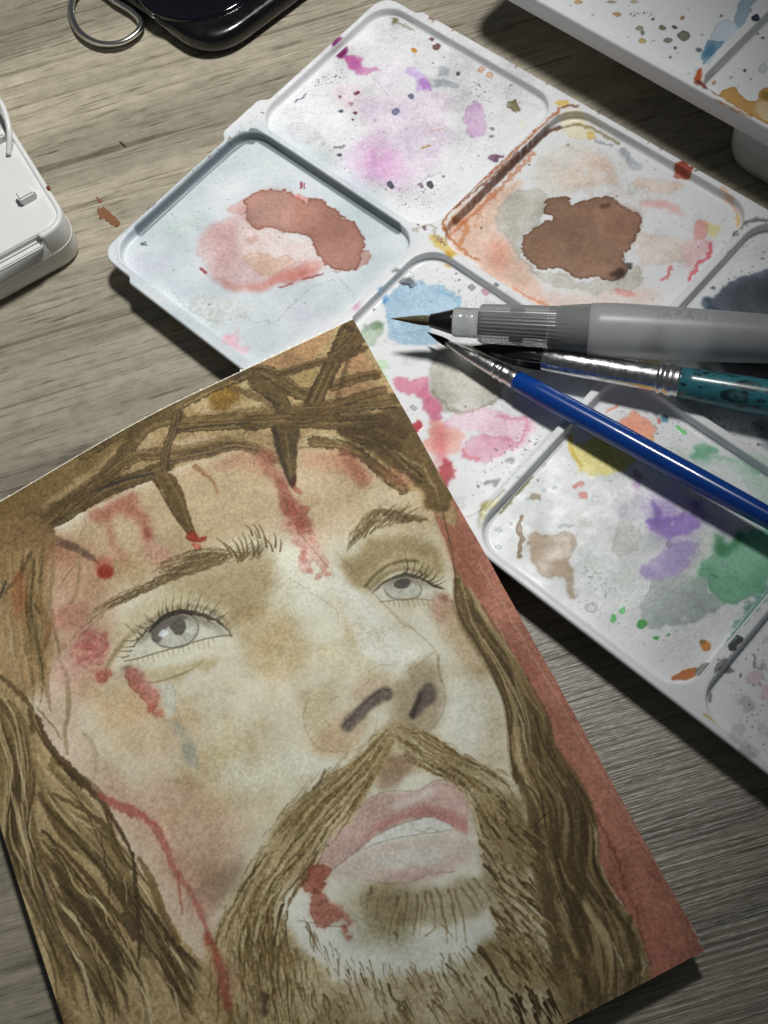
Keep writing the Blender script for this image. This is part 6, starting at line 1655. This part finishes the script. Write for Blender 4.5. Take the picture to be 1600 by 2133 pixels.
link_bm('collar', lathe([(X(950), .0022), (X(951), .0029), (X(957), .0031), (X(979), .0031), (X(980), .00302), (X(983), .00302), (X(984), .0031), (X(1006), .0031)], 36), SMOKE, wb)
gr = link_bm('grip', lathe([(X(1005), .0030), (X(1006), .0037), (X(1010), .0039)] + [(X(1012 + 4 * i), .0040 + .0004 * i / 40) for i in range(41)] + [(X(1180), .0046), (X(1238), .0052)], 180, ribs=(X(1012), X(1176), 34, .00014), caps=False), SMOKE, wb)
link_bm('inner_valve', lathe([(X(1004), .0006), (X(1005), .0018), (X(1070), .0020), (X(1072), .0028), (X(1100), .0029), (X(1102), .0021), (X(1150), .0020), (X(1151), .0005)], 28), simple('valve_plastic', (52, 56, 62), 0.35, vary=.1), gr)
bar = link_bm('barrel', lathe([(X(1236), .0050), (X(1240), .0053), (X(1262), .00545), (X(1285), .00555), (X(1330), .00555), (X(1420), .0054), (X(1520), .0051), (X(1600), .00485), (X(1750), .0046), (X(1900), .0045), (X(1912), .0040), (X(1915), .0030)], 64), MILK, wb)
link_bm('fill_tube', lathe([(X(1152), .0008), (X(1153), .0034), (X(1232), .0040), (X(1240), .0042), (X(1242), .0005)], 36), simple('inner_tube', (150, 156, 156), 0.3, vary=.06), bar)
cu = bpy.data.curves.new('lettering', 'FONT')
cu.body = 'JAPAN'
cu.size = 0.0034
cu.extrude = 0.00003
cu.space_character = 1.35
tmp = bpy.data.objects.new('lettering_source', cu)
COL.objects.link(tmp)
me = bpy.data.meshes.new_from_object(tmp.evaluated_get(bpy.context.evaluated_depsgraph_get()))
bpy.data.objects.remove(tmp)
for v in me.vertices:
    x, y, z = v.co
    ang = 0.02 + y / 0.0055
    rr_ = float(np.interp(X(1372) + x * 0.82, [X(1330), X(1420), X(1520)], [.00558, .00543, .00513])) + z
    v.co = (X(1372) + x * 0.82, rr_ * math.sin(ang), rr_ * math.cos(ang))
me.materials.append(MILK)
lt = bpy.data.objects.new('embossed_lettering', me)
COL.objects.link(lt)
lt.parent = bar

# --- round brush with teal handle
a, b = along((985, 722), (1600, 829), 0.0100, 0.0118)
rb = brush_root('round_brush', a, b, 'round brush with silver ferrule and teal handle printed with dark droplets')
PX2 = np.hypot(*(b - a)[:2]) / 615.0
Y = lambda px: (px - 985) * PX2
bristles(Y(1141), Y(985), 0.0024, [(0, .92), (.15, 1.0), (.4, .9), (.7, .55), (.9, .2), (1, .05)], rb, DARKHAIR, 90, 5)
fe = link_bm('ferrule', lathe([(Y(1137), .0020), (Y(1138), .00235), (Y(1140), .00245), (Y(1200), .0026), (Y(1375), .0028), (Y(1377), .00285)], 48), METAL, rb)
link_bm('crimp', lathe([(Y(1376), .0022), (Y(1377), .0028), (Y(1379), .0031), (Y(1386), .00325), (Y(1390), .0029), (Y(1395), .0029), (Y(1400), .00325), (Y(1408), .0033), (Y(1413), .0030), (Y(1418), .0031), (Y(1424), .0032), (Y(1425), .0025)], 40), METAL, fe)
th_w, th_h = 900, 360
ct_ = Canvas(th_w, th_h, lambda x, y: (x, y), (58, 128, 140), 1.0, 77)
ct_.img *= (1 + .05 * ct_.pig[..., None])
rr = random.Random(4)
for k in range(300):
    x, y, s = rr.uniform(380, th_w), rr.uniform(0, th_h), rr.uniform(2, 7)
    if k < 46:
        s = rr.uniform(13, 24)
    q = [(x + s * 1.25 * math.cos(t), y + s * math.sin(t)) for t in np.linspace(0, 2 * math.pi, 9)[:-1]]
    ct_.blob(q, (24, 40, 46), .85, soft=1.2, warp=1.5)
    if s > 9:
        q = [(x + s * .3 + s * .85 * math.cos(t), y + s * .1 + s * .8 * math.sin(t)) for t in np.linspace(0, 2 * math.pi, 9)[:-1]]
        ct_.blob(q, (84, 128, 128), .8, soft=4, warp=1.5)
    elif k % 2:
        q = [(x + s * .5 * math.cos(t), y + s * .5 * math.sin(t)) for t in np.linspace(0, 2 * math.pi, 7)[:-1]]
        ct_.blob(q, (58, 128, 140), .9, soft=.8, warp=.5)
TEAL = image_mat('droplet_print', ct_.image('droplet_print', 1.0), (0.85, 0.88, 0.86), 0.3, coat=0.3)
hl = Y(2150)
link_bm('handle', lathe([(Y(1420), .0024), (Y(1421), .0031), (Y(1450), .0033), (Y(1560), .0036), (Y(1700), .0036), (Y(1900), .0028), (Y(2140), .0016), (Y(2150), .0006)], 48, uv_len=Y(1900)), TEAL, rb)

# --- fine liner with blue handle
a, b = along((890, 692), (1600, 1078), 0.0092, 0.0122)
lb = brush_root('liner_brush', a, b, 'thin pointed brush with silver ferrule and glossy blue handle')
PX3 = np.linalg.norm(b - a) / (1600 - 890)
Z = lambda px: (px - 890) * PX3
bristles(Z(940), Z(890), 0.00072, [(0, 1), (.3, .95), (.6, .6), (.85, .25), (1, .03)], lb, DARKHAIR, 40, 9)
fe = link_bm('ferrule', lathe([(Z(935), .0006), (Z(936), .00075), (Z(980), .0012), (Z(1040), .00165), (Z(1048), .0017)], 40), METAL, lb)
link_bm('crimp', lathe([(Z(1047), .0015), (Z(1048), .0017), (Z(1051), .0019), (Z(1054), .0019), (Z(1056), .0017), (Z(1061), .0017), (Z(1064), .00195), (Z(1068), .00195), (Z(1071), .0018), (Z(1078), .0018), (Z(1081), .0019), (Z(1090), .00195), (Z(1093), .0019), (Z(1094), .0012)], 36), METAL, fe)
link_bm('handle', lathe([(Z(1089), .0013), (Z(1091), .0019), (Z(1096), .00215), (Z(1150), .0023), (Z(1300), .0024), (Z(1500), .00225), (Z(1700), .0019), (Z(1900), .0013), (Z(1906), .0007)], 40), simple('blue_lacquer', (12, 66, 150), 0.22, vary=.05, nscale=80, coat=.5), lb)

# ------------------------------------------------------------------ white case at the left edge
CZ = 0.0130
tr = unp(62, 330, CZ)
e0, e1 = unp(30, 275, CZ)[:2], unp(105, 396, CZ)[:2]
cy = (e1 - e0) / np.hypot(*(e1 - e0))            # along the long side, towards the viewer
cx = np.array([-cy[1], cy[0]])
if cx[0] > 0:
    cx = -cx                                     # towards the left
corner = unp(133, 455, CZ)[:2]
sc = empty('storage_case', (corner[0], corner[1], 0))
tag(sc, 'white plastic case with rounded corner and small raised nub, cut by the left edge', 'case')
def cl(x, y, z=CZ):
    d = unp(x, y, z)[:2] - corner
    return float(d @ cx), float(d @ cy)
def cw(p, z):
    v = cx * p[0] + cy * p[1]
    return (v[0], v[1], z)
ex = cl(118, 425)[0]
near = cl(60, 505)[1]
x_in, y_in = -0.0, 0.0
XR, YN = cl(90, 372)[0], cl(40, 519)[1]
body_loop = round_poly([(XR, YN), (XR, YN - 0.075), (XR + 0.055, YN - 0.075), (XR + 0.055, YN)], 0.0068, 10)
if np.cross(np.array(cx), np.array(cy)) < 0:
    pass
def case_mesh(loop, prof, mat, name, parent, cap_bottom=True):
    bm = bmesh.new()
    rings = []
    for d, z in prof:
        lp = np.array(loop)
        ctr = lp.mean(0)
        area = 0.5 * np.sum(lp[:, 0] * np.roll(lp[:, 1], -1) - np.roll(lp[:, 0], -1) * lp[:, 1])
        q = offset_loop(lp, d if area > 0 else -d)
        rings.append([cw(p, z) for p in q])
    R = ring_strip(bm, rings, lambda co: (0, 0))
    bm.faces.new(R[-1])
    if cap_bottom:
        bm.faces.new(R[0][::-1])
    bmesh.ops.recalc_face_normals(bm, faces=bm.faces)
    return finish(name, bm, mat, parent)
case_body = case_mesh(body_loop, [(0.0016, 0), (0.0004, 0.0008), (0, 0.002), (0, CZ - 0.0008), (0.0002, CZ - 0.0002), (0.0006, CZ), (0.0012, CZ - 0.0001), (0.00135, CZ - 0.0007)], WHITE, 'body', sc)
case_mesh(body_loop, [(0.00155, CZ - 0.0008), (0.0016, CZ - 0.0003), (0.0019, CZ - 0.0001), (0.0026, CZ - 0.0001)], WHITE, 'lid_panel', sc, False)
nb = cl(58, 412)
def small_box(name, cxy, sx, sy, z0, z1, mat, parent, ang=0.0, bev=0.0004):
    bm = bmesh.new()
    bmesh.ops.create_cube(bm, size=1)
    bmesh.ops.scale(bm, vec=(sx, sy, z1 - z0), verts=bm.verts)
    bmesh.ops.bevel(bm, geom=bm.edges[:], offset=bev, segments=2, affect='EDGES')
    rot = Matrix.Rotation(math.atan2(cx[1], cx[0]) + ang, 4, 'Z')
    bmesh.ops.transform(bm, matrix=rot, verts=bm.verts)
    v = cw(cxy, (z0 + z1) / 2)
    bmesh.ops.translate(bm, vec=v, verts=bm.verts)
    return link_bm(name, bm, mat, parent, smooth=False)
small_box('nub', nb, 0.0042, 0.0030, CZ - .0004, CZ + 0.0022, WHITE, sc)
small_box('clip', cl(2, 290), 0.003, 0.0026, CZ - .0004, CZ + 0.002, WHITE, sc)
nt_ = cl(30, 512)
cut = small_box('notch_cutter', (cl(82, 492)[0] + 0.0200, YN), 0.0400, 0.0026, CZ - 0.0021, CZ + 0.0030, WHITE, sc, bev=.0005)
bpy.context.view_layer.update()
for ob_ in (case_body, bpy.data.objects['lid_panel']):
    md = ob_.modifiers.new('notch', 'BOOLEAN')
    md.object = cut
    md.operation = 'DIFFERENCE'
    md.solver = 'EXACT'
if True:
    me_ = bpy.data.meshes.new_from_object(case_body.evaluated_get(bpy.context.evaluated_depsgraph_get()))
    case_body.modifiers.clear()
    case_body.data = me_
    bpy.data.objects['lid_panel'].modifiers.clear()
bpy.data.objects.remove(cut)
small_box('catch_bar', (cl(82, 492)[0] + 0.0200, YN + 0.0003), 0.0390, 0.0009, CZ - 0.0030, CZ - 0.0020, WHITE, sc, bev=.0003)
small_box('rust_mark', cl(101, 392), 0.0008, 0.0014, CZ - .00005, CZ + .00012, simple('rust_paint', (110, 56, 40), .5), sc, bev=.00003)
# parting line moulded round the case
case_mesh(body_loop, [(-0.00006, CZ * .46), (-0.00012, CZ * .46 + .00012), (-0.00012, CZ * .46 + .0004), (-0.00006, CZ * .46 + .0005)], WHITE, 'parting_line', sc)
# bail arm standing at the far end of the case
pts = [cw(cl(x, y, CZ + .004), z) for x, y, z in ((4, 300, CZ), (16, 268, CZ + .003), (10, 232, CZ + .0045), (-6, 205, CZ + .004), (-20, 190, CZ))]
def tube(name, pts, r, mat, parent=None, closed=False, seg=12, k=8):
    P = catmull(np.array(pts, float), closed, k)
    bm = bmesh.new()
    n = len(P)
    rings = []
    for i in range(n):
        t = Vector(P[(i + 1) % n] - P[i - 1]) if closed or 0 < i < n - 1 else Vector(P[min(i + 1, n - 1)] - P[max(i - 1, 0)])
        t.normalize()
        u_ = t.cross(Vector((0, 0, 1)))
        u_ = u_.normalized() if u_.length > 1e-4 else Vector((1, 0, 0))
        v_ = u_.cross(t)
        rings.append([bm.verts.new(Vector(P[i]) + (u_ * math.cos(2 * math.pi * s / seg) + v_ * math.sin(2 * math.pi * s / seg)) * r) for s in range(seg)])
    for i in range(n if closed else n - 1):
        a_, b_ = rings[i], rings[(i + 1) % n]
        for s in range(seg):
            bm.faces.new((a_[s], a_[(s + 1) % seg], b_[(s + 1) % seg], b_[s]))
    if not closed:
        bm.faces.new(rings[0]); bm.faces.new(rings[-1])
    bmesh.ops.recalc_face_normals(bm, faces=bm.faces)
    return link_bm(name, bm, mat, parent)
tube('bail', pts, 0.0007, WHITE, sc)

# ------------------------------------------------------------------ black case at the top
BZ = 0.0065
GLOSS = simple('glossy_black', (14, 14, 16), 0.14, vary=.1, nscale=60, coat=.6)
GLASS = simple('dark_glass', (9, 11, 20), 0.08, vary=.1, nscale=60, coat=1.0)
smudge(GLOSS, .12, .38, 110)
smudge(METAL, .17, .36, 700)
ca, cb, cc = unp(262, -14, BZ)[:2], unp(432, 108, BZ)[:2], unp(605, -20, BZ)[:2]
u1, u2 = (ca - cb) / np.hypot(*(ca - cb)), (cc - cb) / np.hypot(*(cc - cb))
ph = empty('black_device', (cb[0], cb[1], 0))
tag(ph, 'glossy black rounded device with a round glass panel at the top', 'device')
bis = (u1 + u2) / np.hypot(*(u1 + u2))
p1 = bis * 0 + u1 * 0.075
quad = [np.zeros(2), u2 * 0.10, u2 * 0.10 + u1 * 0.072, u1 * 0.072]
lp = round_poly(quad, 0.0125, 12)
ar = sum(lp[i - 1][0] * lp[i][1] - lp[i][0] * lp[i - 1][1] for i in range(len(lp)))
if ar < 0:
    lp = lp[::-1]
bm = bmesh.new()
R = ring_strip(bm, [z3(offset_loop(lp, d), z) for d, z in ((0.002, 0), (0.0005, 0.0012), (0, 0.003), (0, BZ - 0.0022), (0.0006, BZ - 0.0007), (0.0020, BZ), (0.004, BZ + 0.0001))], lambda co: (0, 0))
bm.faces.new(R[-1]); bm.faces.new(R[0][::-1])
bmesh.ops.recalc_face_normals(bm, faces=bm.faces)
finish('body', bm, GLOSS, ph)
dc = unp(418, -62, BZ)[:2] - cb
rad = np.hypot(*(unp(420, 44, BZ)[:2] - cb - dc))
bm = bmesh.new()
circ = [(dc[0] + rad * math.cos(t), dc[1] + rad * math.sin(t)) for t in np.linspace(0, 2 * math.pi, 73)[:-1]]
R = ring_strip(bm, [z3(offset_loop(circ, d), z) for d, z in ((0, BZ - .0002), (0, BZ + .0005), (0.0004, BZ + .0009), (0.0010, BZ + .0009), (0.0014, BZ + .0006))], lambda co: (0, 0))
bm.faces.new(R[-1])
bmesh.ops.recalc_face_normals(bm, faces=bm.faces)
finish('round_panel', bm, GLASS, ph)

# ------------------------------------------------------------------ metal split ring
CHROME = simple('polished_steel', (232, 232, 230), 0.24, 1.0, .03, 600)
ring_px = [(168, -22), (150, 2), (149, 34), (166, 68), (203, 90), (248, 90), (283, 70), (293, 47), (274, 24), (238, 2), (205, -22)]
kr = empty('split_ring', tuple(unp(220, 40, 0)))
tag(kr, 'shiny steel split ring lying beside the black device', 'ring')
org = unp(220, 40, 0)
for k, (dz, dx, r_) in enumerate(((0.0009, 0, 0.00085), (0.0024, 0.0006, 0.0007))):
    tube('coil', [unp(x + dx * 3000, y - dx * 2000, dz) * np.array([1, 1, 0]) + np.array([0, 0, dz]) - org for x, y in ring_px], r_, CHROME, kr, True, 14, 8)

# ------------------------------------------------------------------ dried paint and crumbs on the table
def flat_bit(name, px, mat, label, cat, th=0.00018):
    q = [unp(x, y, 0)[:2] for x, y in px]
    ar = sum(q[i - 1][0] * q[i][1] - q[i][0] * q[i - 1][1] for i in range(len(q)))
    if ar < 0:
        q = q[::-1]
    c = np.mean(q, axis=0)
    bm = bmesh.new()
    lo = [bm.verts.new((x - c[0], y - c[1], 0.00002)) for x, y in q]
    hi = [bm.verts.new(((x - c[0]) * .97, (y - c[1]) * .97, th)) for x, y in q]
    bm.faces.new(hi); bm.faces.new(lo[::-1])
    for i in range(len(q)):
        j = (i + 1) % len(q)
        bm.faces.new((lo[i], lo[j], hi[j], hi[i]))
    o = link_bm(name, bm, mat, smooth=False)
    o.location = (c[0], c[1], 0)
    return tag(o, label, cat)
BROWN = simple('dried_brown_paint', (132, 92, 62), 0.45, vary=.12, nscale=900)
flat_bit('paint_stain', [(202, 437), (205, 433), (211, 434), (216, 430), (222, 437), (229, 441), (233, 447), (241, 452), (246, 459), (251, 463), (249, 470), (243, 475), (238, 470), (231, 468), (226, 462), (219, 461), (221, 456), (215, 453), (211, 457), (206, 456), (207, 449), (203, 443)], BROWN, 'brown paint splash on the table left of the palette', 'paint stain')
flat_bit('paint_fleck', [(200, 410), (204, 411), (208, 416), (212, 418), (213, 422), (208, 423), (204, 421), (203, 415)], BROWN, 'tiny pale brown fleck above the brown paint splash', 'paint fleck')
tube_pts = [unp(249, 294, .0003), unp(255, 299, .0003), unp(262, 305, .0003)]
hb = tube('bristle_hair', tube_pts, 0.00012, simple('hair', (60, 52, 40), .5))
tag(hb, 'short dark hair lying on the bare wood left of the palette', 'hair')
